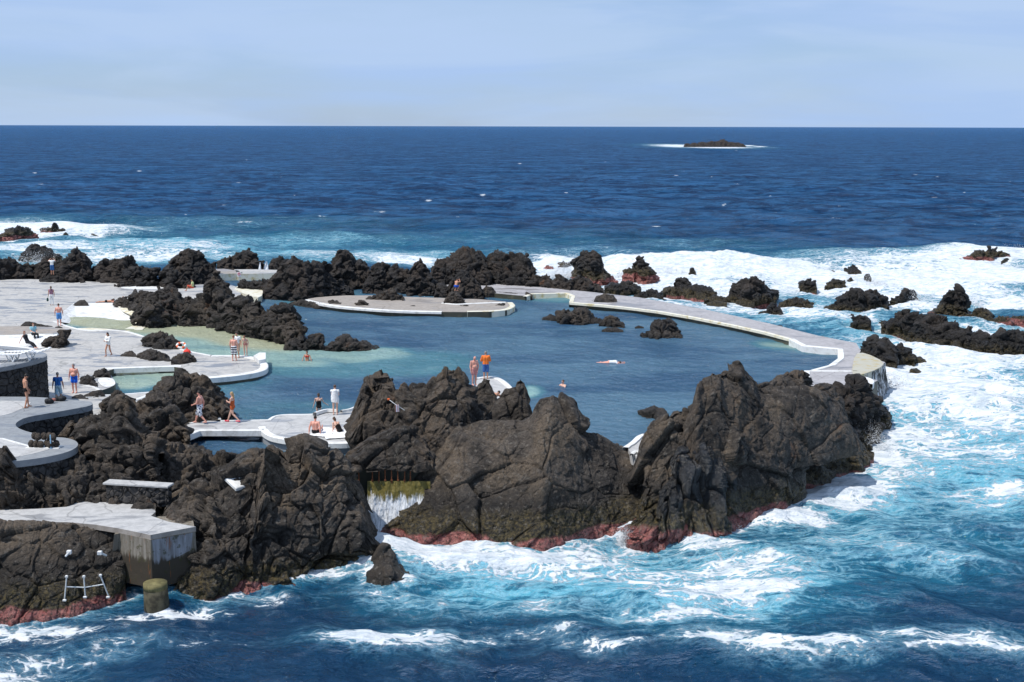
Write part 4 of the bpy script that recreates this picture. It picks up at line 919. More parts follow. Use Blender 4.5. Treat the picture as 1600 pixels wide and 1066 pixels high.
# sloping painted walls of the basins
def apron(name, top, bot, zt, zb, mat, label, cat='basin wall'):
    A = poly_world(top, zt); B_ = poly_world(bot, zb); n = len(A)
    v = np.vstack([A, (A * 2 + B_) / 3, (A + 2 * B_) / 3, B_]); f = [(k * n + i, (k + 1) * n + i, (k + 1) * n + i + 1, k * n + i + 1) for k in range(3) for i in range(n - 1)]
    o = link(name, pmesh(name, v, f, MAT[mat]))
    me = o.data; up_ = sum(p.normal.z for p in me.polygons)
    if up_ < 0: me.flip_normals()
    recentre(o); return setp(o, label, cat)
apron('basin_wall', [(86, 502), (98, 487), (115, 474), (180, 473), (206, 481)], [(112, 506), (113, 500), (122, 503), (196, 505), (226, 508)], ZD + .02, -.12, 'white', 'tall white sloping wall of the small children\'s basin')
apron('basin_wall', [(178, 473), (195, 477), (222, 492)], [(192, 487), (205, 493), (212, 506)], ZD + .05, .30, 'deck_tan' if False else 'cream', 'tan strip between the white basin wall and the smooth boulder')
apron('basin_wall', [(164, 577), (230, 575), (284, 573), (296, 583)], [(175, 592), (230, 590), (276, 588), (288, 592)], ZD - .01, -.25, 'cream', 'cream stained wall of the small lower pool')
slab('basin_step', [(112, 513), (143, 519), (190, 516), (212, 507), (232, 507), (218, 519), (150, 512)], .04, -.3, MAT['cream'], it=1, label='pale submerged ledge crossing the mouth of the basin', cat='step')
slab('basin_step', [(232, 500), (250, 498), (280, 501), (300, 506), (262, 506)], .06, -.3, MAT['cream'], it=1, label='yellowish ledge below the smooth boulder', cat='step')
slab('corner_platform', [(150, 590), (176, 590), (182, 600), (172, 605), (158, 604)], ZD + .02, -.6, MAT['white'], MAT['algae'], it=2, label='little white corner platform beside the lower small pool', cat='platform')
slab('end_block', [(396, 556), (405, 551), (415, 551), (415, 561), (405, 563)], ZD + .28, -.5, MAT['white'], it=0, label='white concrete block at the tip of the rounded deck', cat='block')
# puddled raised seating with white apron
slab('seating_ledge', [(-200, 512), (0, 510), (60, 510), (96, 513), (104, 515), (90, 521), (60, 521), (0, 524), (-200, 526)], ZD + .5, ZD - .1, MAT['deck_tan'], MAT['white'], it=1, label='tan topped seating ledge behind the two seated visitors', cat='ledge')
apron('ledge_apron', [(-200, 526), (0, 524), (60, 521), (92, 519)], [(-200, 548), (0, 545), (56, 546), (78, 541)], ZD + .48, ZD + .02, 'white', 'white sloping apron under the seating ledge', 'ledge')
# footbridge and sunbathing platform
ZP = .6
PLAT = [(408, 672), (404, 662), (420, 656), (432, 648), (487, 648), (505, 645), (535, 644), (560, 636), (580, 640), (590, 655), (600, 664), (584, 676), (562, 690), (540, 693), (500, 692), (455, 688), (420, 682)]
slab('sun_platform', PLAT, ZP, -1.2, MAT['deck_pale'], MAT['deck_gray'], it=1, label='grey sunbathing platform with white rim', kind='structure')
kerb('kerb', [(405, 668), (412, 677), (425, 684), (455, 689), (500, 693.5), (540, 694), (562, 691)], ZP, .30, .05, .22, label='white rim along the near edge of the sunbathing platform', inward=1, it=2)
kerb('kerb', [(418, 657), (432, 648), (487, 648), (496, 646)], ZP, .16, .04, .2, label='white edge line on the pool side of the sunbathing platform', inward=-1)
kerb('kerb', [(490, 647), (502, 643), (512, 641), (528, 642)], ZP + .1, .16, .10, .5, label='upswept white kerb beside the woman entering the pool', inward=-1)
kerb('kerb', [(532, 643), (548, 640), (562, 633), (572, 628)], ZP + .06, .16, .08, .5, label='curved white kerb rising to the big dark rock', inward=-1)
kerb('kerb', [(562, 690), (572, 680), (584, 673), (596, 662)], ZP + .05, .30, .15, .4, label='broken white kerb climbing against the dark rock', inward=1, jit=.1)
br = empty('footbridge', on_z(np.array(350.), np.array(665.), ZP - .4), 'white edged concrete footbridge crossed by two walkers', 'footbridge')
br_w = np.array(br.location)
def kid(o, par):
    o.parent = par; o.location = Vector(o.location) - Vector(par.location); return o
b1 = slab('walking_surface', [(292, 664), (318, 657), (345, 658.5), (380, 658), (436, 655), (425, 674), (312, 672), (285, 684), (276, 676)], ZP + .008, ZP - .30, MAT['deck_pale'], MAT['deck_gray'], it=0, label=None, cat=None); kid(b1, br)
for nm, pts, inw in (('edge_beam', [(284, 685), (312, 673.5), (412, 673.5)], 1), ('edge_beam', [(345, 658), (380, 657.5), (424, 656.5)], -1), ('edge_beam', [(294, 662.5), (316, 656.5), (343, 652.5), (344, 657)], -1)):
    o = kerb(nm, pts, ZP, .14, .05, .27, it=0, inward=inw); o.location = Vector(o.location) - br.location; o.parent = br
    for k_ in ('label', 'category'):
        if k_ in o: del o[k_]
slab('gully_floor', [(240, 690), (290, 676), (420, 680), (560, 692), (640, 735), (585, 752), (430, 760), (250, 760)], -.35, -2.0, MAT['algae'], it=1, label='dark rock floor of the gully beneath the footbridge', kind='structure')
# island platform and far basins
ISL = [(475, 468), (500, 464), (555, 461), (640, 464), (700, 466), (760, 468), (800, 473), (806, 479), (786, 487), (700, 488), (620, 486), (560, 482), (510, 477)]
slab('island_platform', ISL, ZD, -.6, MAT['deck_tan'], MAT['algae'], it=1, label='flat concrete platform among the far rocks', kind='structure')
kerb('kerb', [(475, 469), (510, 477.5), (560, 482.5), (620, 486.5), (690, 488)], ZD, .42, .04, .16, label='white rim of the island platform facing the pool', inward=1)
kerb('kerb', [(730, 487.5), (788, 486.5), (806, 479), (800, 473)], ZD, .4, .04, .75, mat='cream', label='white end wall of the island platform', inward=1)
kerb('kerb', [(690, 474), (712, 476.5), (730, 475), (790, 473)], ZD + .02, .25, .04, .05, label='white line around the conical rock on the island platform', inward=1)
slab('far_ramp', [(360, 448), (400, 446), (412, 452), (408, 466), (388, 462)], ZD + .1, -.4, MAT['cream'], it=1, label='pale ramp between the long rock spine and the back rocks', cat='ramp')
slab('far_path', [(290, 446), (330, 444), (372, 446), (378, 462), (370, 480), (330, 478)], ZD + .02, -.4, MAT['deck'], it=1, label='narrow grey path behind the long rock spine', kind='structure')
slab('far_basin_wall', [(308, 421), (350, 420), (372, 423), (380, 427), (330, 429), (308, 426)], .75, -.4, MAT['deck_tan'], MAT['cream'], it=0, label='pale low wall of the far basin, left piece', cat='wall')
slab('far_basin_wall', [(366, 421), (400, 421), (437, 422), (440, 427), (372, 428)], .75, -.4, MAT['deck'], MAT['cream'], it=0, label='yellow stained wall of the far basin in front of the thin cascades', cat='wall')
slab('far_ledge', [(180, 446), (245, 447), (262, 452), (200, 452)], ZD + .06, 0, MAT['white'], it=1, label='white strip at the foot of the notched ridge', cat='kerb')
# right walkway
WALK = [(660, 440), (700, 437), (760, 443), (850, 449), (930, 457), (1000, 465), (1100, 483), (1200, 505), (1280, 525), (1338, 536), (1345, 548), (1342, 553), (1383, 566), (1372, 577), (1340, 588), (1372, 594), (1352, 606), (1300, 612), (1266, 612), (1262, 596), (1266, 579), (1296, 571),
        (1311, 560), (1310, 546), (1254, 541), (1234, 530), (1180, 515), (1050, 489), (960, 478), (890, 472), (893, 462), (884, 458), (830, 459), (822, 463), (750, 456), (700, 450)]
slab('seaward_walkway', WALK, ZD, -3.2, MAT['deck_wet'], MAT['algae'], it=0, label='long wet concrete walkway between pool and surf', kind='structure')
kerb('kerb', [(890, 473), (960, 478.5), (1050, 489.5), (1180, 515.5), (1234, 530)], ZD, .20, .04, .18, mat='cream', label='yellow stained rim along the straight walkway', inward=1, it=1)
kerb('kerb', [(822, 464), (832, 459.5), (884, 458.5), (894, 463), (890, 473)], ZD, .30, .04, .5, mat='cream', label='cream angular rim at the far bend of the walkway', inward=1, it=0)
kerb('kerb', [(1234, 530), (1254, 541), (1310, 546), (1311, 560), (1296, 571), (1266, 579)], ZD, .34, .04, .55, label='white rim where the walkway turns towards the headland', inward=1, it=0)
kerb('kerb', [(1262, 580), (1340, 580.5)], ZD + .03, .14, .03, .05, label='thin white step line crossing the walkway end', inward=1, it=0)
kerb('kerb', [(1338, 588), (1356, 591), (1366, 596), (1362, 602)], ZD, .3, .08, .3, label='rounded white kerb beside the overflow corner', inward=-1)
kerb('kerb', [(1262, 611), (1264, 594), (1264, 580)], ZD + .02, .3, .04, .4, label='short white rim against the headland', inward=1, it=0)
slab('overflow_sill', [(1336, 552), (1352, 551), (1383, 566), (1374, 576), (1342, 587), (1330, 585)], ZD + .06, -.2, MAT['sill'], it=1, label='yellow algae covered overflow sill at the walkway corner', cat='spillway')
slab('small_landing', [(742, 592), (760, 589), (776, 590), (790, 598), (800, 607), (804, 616), (790, 628), (765, 632), (748, 610)], ZD, -.9, MAT['deck_pale'], MAT['white'], it=1, label='small grey landing below the two standing men', kind='structure')
kerb('kerb', [(742, 592), (760, 589), (776, 589.5), (790, 597), (800, 607), (806, 616)], ZD, .3, .06, .4, label='white rim of the small landing', inward=-1)
slab('landing_patch', [(760, 640), (772, 626), (776, 640), (768, 664), (764, 672)], ZD + .15, 0, MAT['white'], it=1, label='splash of white paint in the cleft below the landing', cat='painted step')
slab('pool_corner', [(978, 696), (992, 690), (1004, 684), (1012, 684), (1012, 712), (990, 714)], ZD, -.1, MAT['deck_pale'], it=1, label='scrap of grey deck in the notch between the two big outcrops', cat='platform')
kerb('kerb', [(974, 701), (988, 692), (996, 683), (1004, 680)], ZD, .25, .08, .4, label='curved white kerb in the notch between the two big outcrops', inward=-1)
kerb('kerb', [(988, 712), (996, 706), (1002, 714), (1008, 708)], ZD + .02, .12, .10, .2, label='ragged white line lower in the notch', inward=1, it=1)
# strips of kerb by the dome rock
kerb('kerb', [(132, 603), (145, 604), (158, 610)], ZD, .14, .05, .1, label='white arc around the wedge rock', inward=-1)
kerb('kerb', [(128, 622), (165, 618), (200, 616), (238, 613)], ZD, .2, .05, .2, label='long white kerb behind the dome rock', inward=-1)
kerb('kerb', [(182, 632), (200, 629), (215, 625), (236, 617)], ZD, .18, .05, .2, label='short white kerb in front of the dome rock', inward=1)
# round lounger terrace (upper left)
ZR = 3.3
RND = [(-300, 540), (0, 541.5), (40, 545), (64, 550), (75, 556), (60, 562), (30, 569), (0, 575), (-300, 620)]
rt_o = empty('round_terrace', on_z(np.array(0.), np.array(625.), 1.9), 'raised round terrace on a dark masonry wall holding the white loungers', 'terrace')
o = slab('terrace_floor', RND, ZR, ZR - .25, MAT['deck_pale'], MAT['deck_gray'], it=2); o.parent = rt_o; o.location = Vector(o.location) - rt_o.location
for k_ in ('label', 'category'):
    if k_ in o: del o[k_]
o = kerb('coping', RND[1:], ZR, .75, .05, .2, mat='white', inward=-1); o.data.materials[0] = MAT['deck_gray']; o.parent = rt_o; o.location = Vector(o.location) - rt_o.location
for k_ in ('label', 'category'):
    if k_ in o: del o[k_]
rw = chaikin(poly_world(RND, ZR)[:, :2], 2, True)
rw = rw[(rw[:, 1] < 1e9)]; i0 = int(np.argmax(rw[:, 0])); n_ = len(rw)
pts_ = [rw[(i0 - 6 + k) % n_] for k in range(n_ // 2 + 4)]
o = wall('masonry_wall', pts_, -.1, ZR - .25, MAT['stone'], rough=.07, it=0, out=1); o.parent = rt_o; o.location = Vector(o.location) - rt_o.location
for k_ in ('label', 'category'):
    if k_ in o: del o[k_]
RT_WALL = o
# curved lower terrace with broad grey rim
ZT = 1.9
TER = [(-300, 618), (0, 620), (55, 620), (100, 624), (140, 627), (146, 630), (142, 634), (110, 640), (75, 646), (40, 652), (25, 660), (24, 666), (34, 672), (60, 679), (82, 683), (104, 684), (120, 689), (123, 697), (108, 706), (75, 714), (40, 719), (0, 723), (-300, 730)]
tt = empty('curved_terrace', on_z(np.array(20.), np.array(700.), 0.4), 'curved terrace with broad blue grey rim where the man in black trunks stands', 'terrace')
def part(o, par):
    for k_ in ('label', 'category', 'group', 'kind'):
        if k_ in o: del o[k_]
    o.parent = par; o.location = Vector(o.location) - Vector(par.location); return o
part(slab('terrace_floor', TER, ZT, ZT - .3, MAT['deck_gray'], MAT['deck_gray'], it=2), tt)
part(slab('inner_floor', [(-300, 622), (0, 626), (50, 627), (44, 634), (18, 646), (0, 650), (-300, 700)], ZT + .012, ZT - .05, MAT['deck_pale'], it=1), tt)
part(slab('inner_floor', [(-300, 690), (0, 683), (20, 690), (50, 697), (86, 700), (40, 712), (0, 717), (-300, 722)], ZT + .012, ZT - .05, MAT['deck_pale'], it=1), tt)
part(kerb('floor_line', [(-100, 681), (0, 684), (22, 690), (50, 698), (88, 700)], ZT + .01, .10, .03, .02, inward=-1, it=1), tt)
lw = poly_world(TER, ZT)[:, :2]
part(wall('masonry_wall', chaikin(lw[16:], 2, False), -.2, ZT - .30, MAT['stone'], rough=.14, it=0, out=-1, cell=.55), tt)
part(wall('masonry_wall', chaikin(lw[4:15], 2, False), .3, ZT - .30, MAT['stone'], rough=.05, it=0, out=-1, cell=.5), tt)
# landing platform, lower left
LANDP = [(-300, 802), (0, 797), (60, 795), (104, 792), (118, 786), (130, 784), (165, 785), (205, 788), (240, 790), (243, 800), (236, 806), (262, 815), (306, 823), (235, 836), (187, 826), (150, 820), (105, 816), (0, 815), (-300, 820)]
slab('landing_platform', LANDP, 0.0, -.22, MAT['deck_pale'], MAT['deck_tan'], it=0, label='pale concrete landing at the lower left', kind='structure')
def stained_block(name='rust_streaked_concrete', ca=(.135, .115, .085), cb=(.25, .225, .19), zt=(-1.15, -.9)):
    t = NT(name); P = t.pos(); Ps = t.mapv(P, (4, 4, .35)); n = t.noise(Ps, 1.2, 5, .65, .3); n2 = t.noise(P, 3, 5, .7)
    z = t.n('ShaderNodeSeparateXYZ', Vector=P).outputs[2]
    zz = t.ma('ADD', z, t.ma('MULTIPLY', t.ma('SUBTRACT', n, .5), .9))
    c = t.mix(t.ss(n, .35, .65), ca, cb); c = t.mix(t.ss(zz, *zt), (.050, .040, .028), c)
    c = t.mix(t.ss(n2, .55, .65, 0, .7), c, (.045, .045, .012)); c = t.mix(t.ss(t.noise(Ps, 2.3, 3, .5), .64, .70, 0, .8), c, (.22, .075, .02))
    t.bsdf(c, .8, t.bump(n2, .5, .04), .3); return t.m
MAT['block'] = stained_block()
MAT['graypaint'] = stained_block('grey_streaked_paint', (.17, .165, .165), (.31, .315, .335), (-1.3, -1.05))
bl = empty('buttress', on_z(np.array(235.), np.array(836.), -2.8), 'rust streaked concrete buttress under the landing corner', 'buttress')
Q = poly_world([(178, 828), (187, 826), (235, 836.3), (305, 823.5), (300, 800), (200, 800)], 0.0); dn = Q.copy(); 
cen = Q.mean(0); dn[:, :2] = cen[:2] + (Q[:, :2] - cen[:2]) * 1.02; dn[0, 0] -= .28; dn[1, 0] -= .28; dn[:, 2] = -2.25; Q[:, 2] = -.2
n = len(Q); mid = (Q + dn) / 2
me = pmesh('concrete_body', [tuple(q) for q in np.vstack([Q, mid, dn])], [tuple(range(n))] + [(k * n + i, (k + 1) * n + i, (k + 1) * n + (i + 1) % n, k * n + (i + 1) % n) for k in range(2) for i in range(n)] + [tuple(range(2 * n, 3 * n))[::-1]], MAT['block'])
o = link('concrete_body', me); part(o, bl)
a_, b_ = np.array(Q[2]), np.array(Q[3]); dv = (b_ - a_); dv[2] = 0; L0 = np.linalg.norm(dv); dv /= L0; nv = np.array([dv[1], -dv[0], 0])
me = pmesh('grey_paint_patch', [tuple(a_ + dv * .05 + nv * .012 + np.array([0, 0, -.02])), tuple(a_ + dv * (L0 - .12) + nv * .012 + np.array([0, 0, -.02])), tuple(a_ + dv * (L0 - .22) + nv * .015 + np.array([0, 0, -.75])), tuple(a_ + dv * (.55 * L0) + nv * .016 + np.array([0, 0, -.95])), tuple(a_ + dv * .12 + nv * .016 + np.array([0, 0, -1.15]))], [(0, 4, 3, 2, 1)], MAT['graypaint'])
part(link('grey_paint_patch', me), bl)
pc = on_z(np.array(243.), np.array(955.), -2.8); pm = MB(); pm.tube((pc[0], pc[1] + .3, -4), (pc[0] - .05, pc[1] + .3, -1.72), .56, .46, 24, 0)
t_ = simple('shaded_mossy_concrete', (.052, .047, .030), .8, .3, .6, 3); o = pm.obj('pillar', t_, None, True); part(o, bl)  # olive tone darkened so the colour holds the pillar's shade
pm = MB(); pm.tube((pc[0] - .05, pc[1] + .3, -1.95), (pc[0] - .05, pc[1] + .3, -1.70), .480, .470, 24, 0); o = pm.obj('yellow_band', simple('yellow_lichen_band', (.16, .14, .06), .8, .3, .3, 4), None, True); part(o, bl)
# bench wall
A_ = on_z(np.array([166., 264.]), np.array([786., 792.]), 0.0); bw = empty('stone_bench', tuple(A_.mean(0)), 'low rubble wall with a white slab top behind the landing', 'bench')
pz = .85
part(wall('rubble_base', A_[:, :2], -.05, pz, MAT['stone'], rough=.10, it=0, out=1, cell=.34), bw)
mb = MB(); c_ = A_.mean(0); an = math.atan2(A_[1, 1] - A_[0, 1], A_[1, 0] - A_[0, 0]); Lw = np.linalg.norm(A_[1] - A_[0])
mb.box((c_[0], c_[1] + .28, pz + .03), (Lw + .1, .62, .10), an, .02); part(mb.obj('slab_top', MAT['deck_pale']), bw)
mb = MB(); mb.box((c_[0], c_[1] + .3, pz / 2 - .06), (Lw - .06, .42, pz), an, 0); part(mb.obj('rubble_core', MAT['stone']), bw)
# white slab set in the cliff top
q = at_dist(np.array(369.), np.array(759.), 55.2); mb = MB(); mb.box((0, 0, 0), (.72, 1.25, .18), .75, .03); o = mb.obj('white_slab', MAT['white']); o.location = q; o.rotation_euler = (.30, .12, 0); o.location.z += .22; setp(o, 'white painted slab lying on the brown cliff top', 'slab')
# rusty bars over the weir
wb = on_z(np.array([550., 640.]), np.array([750., 747.]), 0.0)
rb = random.Random(4)
for i, px_ in enumerate([553, 561, 582, 592, 602, 612, 622, 632, 641]):
    p_ = on_z(np.array(float(px_)), np.array(751.), 0.0); mb = MB(); hh = .50 + rb.uniform(-.05, .1)
    mb.tube((0, 0, -.1), (rb.uniform(-.02, .02), 0, hh), .032, .028, 8, 1); mb.box((0, 0, .02), (.10, .10, .05), 0, .01); o = mb.obj('rusty_bar', MAT['rust']); o.location = p_
    setp(o, ['rusty upright bar standing alone at the far left of the weir row', 'rusty bar second from the left, close to the first', 'rusty bar at the left end of the open weir', 'rusty bar right after the gap in the weir row', 'rusty bar in the middle of the weir row, left of centre', 'rusty bar at the centre of the weir row', 'rusty bar right of the centre of the weir row', 'rusty bar second from the big outcrop', 'rusty bar nearest the big outcrop'][i], 'iron bar', 'rusty bars across the weir')
mb = MB(); q_ = on_z(np.array(598.), np.array(746.), 0.0); mb.box((q_[0], q_[1] + .3, -.2), (3.8, .4, 1.35), 0, .03); o = mb.obj('weir_back', MAT['algae']); recentre(o); setp(o, 'dark wall behind the rusty bars', 'wall')
# weir and waterfall
def waterfall():
    top = on_z(np.array([573., 672.]), np.array([754., 754.]), -.02); n, m = 150, 150
    U = np.linspace(0, 1, n)[None]; Vv = np.linspace(0, 1, m)[:, None]
    X = top[0, 0] + (top[1, 0] - top[0, 0]) * U + 0 * Vv; Y = top[0, 1] + .25 + 0 * U - .25 * Vv - .5 * Vv ** 1.6; Z = -.02 - 3.0 * (Vv ** 1.25) + 0 * U
    p = np.stack([X.ravel() * 2.4, Y.ravel() * 1.2, Z.ravel() * 1.2], -1); d = fbm(p, 4, 77).reshape(m, n) * .22
    V = np.stack([X, Y - d, Z], -1)
    t = NT('falling_water'); P = t.pos(); z = t.n('ShaderNodeSeparateXYZ', Vector=P).outputs[2]; Ps = t.mapv(P, (5, 2, .9)); n1 = t.noise(Ps, 1.3, 6, .7, .6)
    w = t.ma('ADD', t.ma('MULTIPLY', t.ma('SUBTRACT', n1, .5), 1.5), t.ma('MULTIPLY', z, -1)); f = t.ss(w, .60, .95)
    al = t.mix(t.noise(P, 6, 5, .7), (.10, .08, .012), (.21, .17, .045)); c = t.mix(f, al, t.mix(t.ss(t.noise(Ps, 2.4, 5, .7), .34, .52), (.36, .38, .40), (.80, .82, .84)))
    t.bsdf(c, t.ss(f, 0, 1, .35, .6), t.bump(n1, 1, .12), .4)
    o = link('waterfall', grid_mesh('waterfall', V, t.m, flip=True)); recentre(o); return setp(o, 'white water pouring over the brown algae covered weir', 'waterfall')
waterfall()
SEA_ROCKS.append(on_sea(np.linspace(575, 612, 9), np.linspace(846, 850, 9))[:, :2])
# small cascades and overflow curtain
def curtain(name, px0, px1, pyt, D, z1, z0, label, dens=.5, seed=1, alg=(.05, .05, .045)):
    a = at_dist(np.array([px0, px1], float), np.array([pyt, pyt], float), D); n, m = 60, 40
    U = np.linspace(0, 1, n)[None]; Vv = np.linspace(0, 1, m)[:, None]
    X = a[0, 0] + (a[1, 0] - a[0, 0]) * (.5 + (U - .5) * (.25 + .95 * Vv)); Y = a[0, 1] + (a[1, 1] - a[0, 1]) * U - .5 * Vv ** 1.5; Z = z1 + (z0 - z1) * Vv + 0 * U
    d = fbm(np.stack([X.ravel() * 3, Y.ravel(), Z.ravel() * .8], -1), 4, seed).reshape(m, n) * .3
    t = NT(name + '_water'); P = t.pos(); n1 = t.noise(t.mapv(P, (4, 4, .7)), 1.3, 6, .7, .5); f = t.ss(n1, dens - .06, dens + .10)
    c = t.mix(f, alg, (.82, .84, .86)); t.bsdf(c, .5, t.bump(n1, 1, .1), .4)
    o = link(name, grid_mesh(name, np.stack([X, Y - d, Z], -1), t.m, flip=True)); recentre(o); return setp(o, label, 'cascade')
curtain('cascade', 403, 409, 408, 150, .9, -.6, 'thin white cascade right of the twin headed rock', .40, 3, (.6, .62, .64))
curtain('cascade', 411, 421, 406, 150, 1.0, -.6, 'wider white cascade beside the small dark knob', .42, 5, (.5, .52, .54))
def overflow():
    A = chaikin(poly_world([(1384, 566.5), (1374, 577.5), (1342, 588)], ZD)[:, :2], 2, False); L_ = np.concatenate([[0], np.cumsum(np.linalg.norm(np.diff(A, axis=0), axis=1))]); n, m = 140, 60
    t_ = np.linspace(0, L_[-1], n); X = np.interp(t_, L_, A[:, 0]); Y = np.interp(t_, L_, A[:, 1]); Vv = np.linspace(0, 1, m)[:, None]
    XX = X[None] + .25 * Vv; YY = Y[None] - .45 * Vv ** 1.4; ZZ = ZD + .02 - 2.4 * Vv + 0 * X[None]
    d = fbm(np.stack([XX.ravel() * 2.5, YY.ravel() * 2.5, ZZ.ravel() * .8], -1), 4, 6).reshape(m, n) * .35
    t = NT('overflow_water'); P = t.pos(); n1 = t.noise(t.mapv(P, (4, 4, .6)), 1.2, 6, .7, .4); c = t.mix(t.ss(n1, .46, .60), (.035, .034, .03), (.62, .64, .66)); t.bsdf(c, .5, t.bump(n1, 1, .1), .4)
    o = link('overflow_curtain', grid_mesh('overflow_curtain', np.stack([XX + d * .5, YY - d, ZZ], -1), t.m)); recentre(o); return setp(o, 'thin curtain of sea water draining off the walkway corner', 'cascade')
overflow()
# ------------------------------------------------------------------ people
def skin_mat(name, c):
    t = NT(name); P = t.n('ShaderNodeTexCoord').outputs['Object']; n = t.noise(P, 6, 4, .6)
    k = t.mix(t.ss(n, .35, .7), c, tuple(x * y for x, y in zip(c, (.86, .74, .70)))); b = t.bsdf(k, .5, t.bump(n, .1, .01), .4)
    return t.m
SK = {'pink': skin_mat('sunburnt_skin', (.74, .37, .28)), 'fair': skin_mat('fair_skin', (.72, .45, .34)), 'tan': skin_mat('tanned_skin', (.52, .27, .17)), 'brown': skin_mat('dark_tan_skin', (.26, .125, .075))}
HR = {'dark': simple('dark_hair', (.022, .016, .012), .6), 'brown': simple('brown_hair', (.09, .05, .03), .6), 'blond': simple('blond_hair', (.42, .28, .13), .6), 'grey': simple('grey_hair', (.25, .22, .20), .6), 'auburn': simple('auburn_hair', (.20, .08, .04), .6)}
CL = {}
def cl(name, col):
    if name not in CL: CL[name] = simple(name.replace(' ', '_') + '_fabric', col, .85, .2, .12, 14)
    return CL[name]
def striped(name, a, b, sc, axis=2, thr=.5):
    t = NT(name); P = t.n('ShaderNodeTexCoord').outputs['Object']; z = t.n('ShaderNodeSeparateXYZ', Vector=P).outputs[axis]
    w = t.ma('FRACT', t.ma('MULTIPLY', z, sc)); c = t.mix(t.ss(w, thr - .05, thr + .05), a, b); t.bsdf(c, .85); return t.m
def floral(name, a, b):
    t = NT(name); P = t.n('ShaderNodeTexCoord').outputs['Object']; v = t.vor(P, 11); n = t.noise(P, 26, 2)
    c = t.mix(t.ss(t.ma('ADD', v, t.ma('MULTIPLY', n, .25)), .50, .58), b, a); t.bsdf(c, .85); return t.m
def STAND(**o):
    J = dict(pel=(0, 0, .93), chest=(0, -.01, 1.28), neck=(0, -.01, 1.47), head=(0, .02, 1.635),
             shL=(-.19, -.01, 1.41), elL=(-.245, -.02, 1.13), wrL=(-.25, .06, .88), shR=(.19, -.01, 1.41), elR=(.245, -.02, 1.13), wrR=(.25, .06, .88),
             hpL=(-.09, 0, .90), knL=(-.10, .02, .49), anL=(-.105, -.02, .085), hpR=(.09, 0, .90), knR=(.10, .02, .49), anR=(.105, -.02, .085), toe=(0, 1, 0))
    J.update(o); return J
def WALK_(s=1, **o):
    J = STAND(knR=(.09, .18, .50), anR=(.09, .30 * s, .10), knL=(-.09, -.05, .49), anL=(-.09, -.36 * s, .16), elR=(.235, -.12, 1.14), wrR=(.24, -.10, .89), elL=(-.235, .06, 1.13), wrL=(-.22, .24, .98)); J.update(o); return J
def SITF(**o):     # on the ground, legs stretched forward, hands behind
    J = STAND(pel=(0, 0, .12), chest=(0, -.03, .47), neck=(0, -.02, .66), head=(0, .02, .82), shL=(-.19, -.03, .60), shR=(.19, -.03, .60), elL=(-.27, -.12, .36), wrL=(-.29, -.17, .12), elR=(.27, -.12, .36), wrR=(.29, -.17, .12),
              hpL=(-.09, .05, .11), hpR=(.09, .05, .11), knL=(-.13, .46, .22), knR=(.13, .46, .22), anL=(-.14, .86, .09), anR=(.14, .86, .09), toe=(0, .3, .9)); J.update(o); return J
def SITC(**o):     # seated on a ledge .42 high
    J = STAND(pel=(0, 0, .52), chest=(0, -.02, .87), neck=(0, -.01, 1.06), head=(0, .03, 1.22), shL=(-.19, -.02, 1.0), shR=(.19, -.02, 1.0), elL=(-.23, .05, .74), wrL=(-.14, .28, .68), elR=(.23, .05, .74), wrR=(.14, .28, .68),
              hpL=(-.09, .05, .50), hpR=(.09, .05, .50), knL=(-.13, .45, .52), knR=(.13, .45, .52), anL=(-.13, .50, .09), anR=(.13, .50, .09)); J.update(o); return J
def PRONE(**o):    # lying along +y, head forward
    J = STAND(pel=(0, 0, .13), chest=(0, .36, .15), neck=(0, .54, .20), head=(0, .68, .27), shL=(-.18, .49, .17), shR=(.18, .49, .17), elL=(-.30, .60, .06), wrL=(-.12, .80, .05), elR=(.30, .60, .06), wrR=(.12, .80, .05),
              hpL=(-.09, -.05, .11), hpR=(.09, -.05, .11), knL=(-.11, -.47, .08), knR=(.11, -.47, .08), anL=(-.12, -.87, .07), anR=(.12, -.87, .07), toe=(0, -.9, -.1)); J.update(o); return J
def V3(a): return np.array(a, float)
def remeshed(mb, name, mat, vox, par=None, it=2):
    me = mb.mesh(name + '_raw', mat); o = bpy.data.objects.new(name + '_tmp', me); COL.objects.link(o)
    m = o.modifiers.new('r', 'REMESH'); m.mode = 'VOXEL'; m.voxel_size = vox; m.use_smooth_shade = True
    s = o.modifiers.new('s', 'SMOOTH'); s.iterations = it; s.factor = .5
    dg = bpy.context.evaluated_depsgraph_get(); me2 = bpy.data.meshes.new_from_object(o.evaluated_get(dg)); me2.name = name
    bpy.data.objects.remove(o); bpy.data.meshes.remove(me)
    me2.materials.clear(); me2.materials.append(mat); me2.polygons.foreach_set('use_smooth', np.ones(len(me2.polygons), bool))
    return link(name, me2, par)
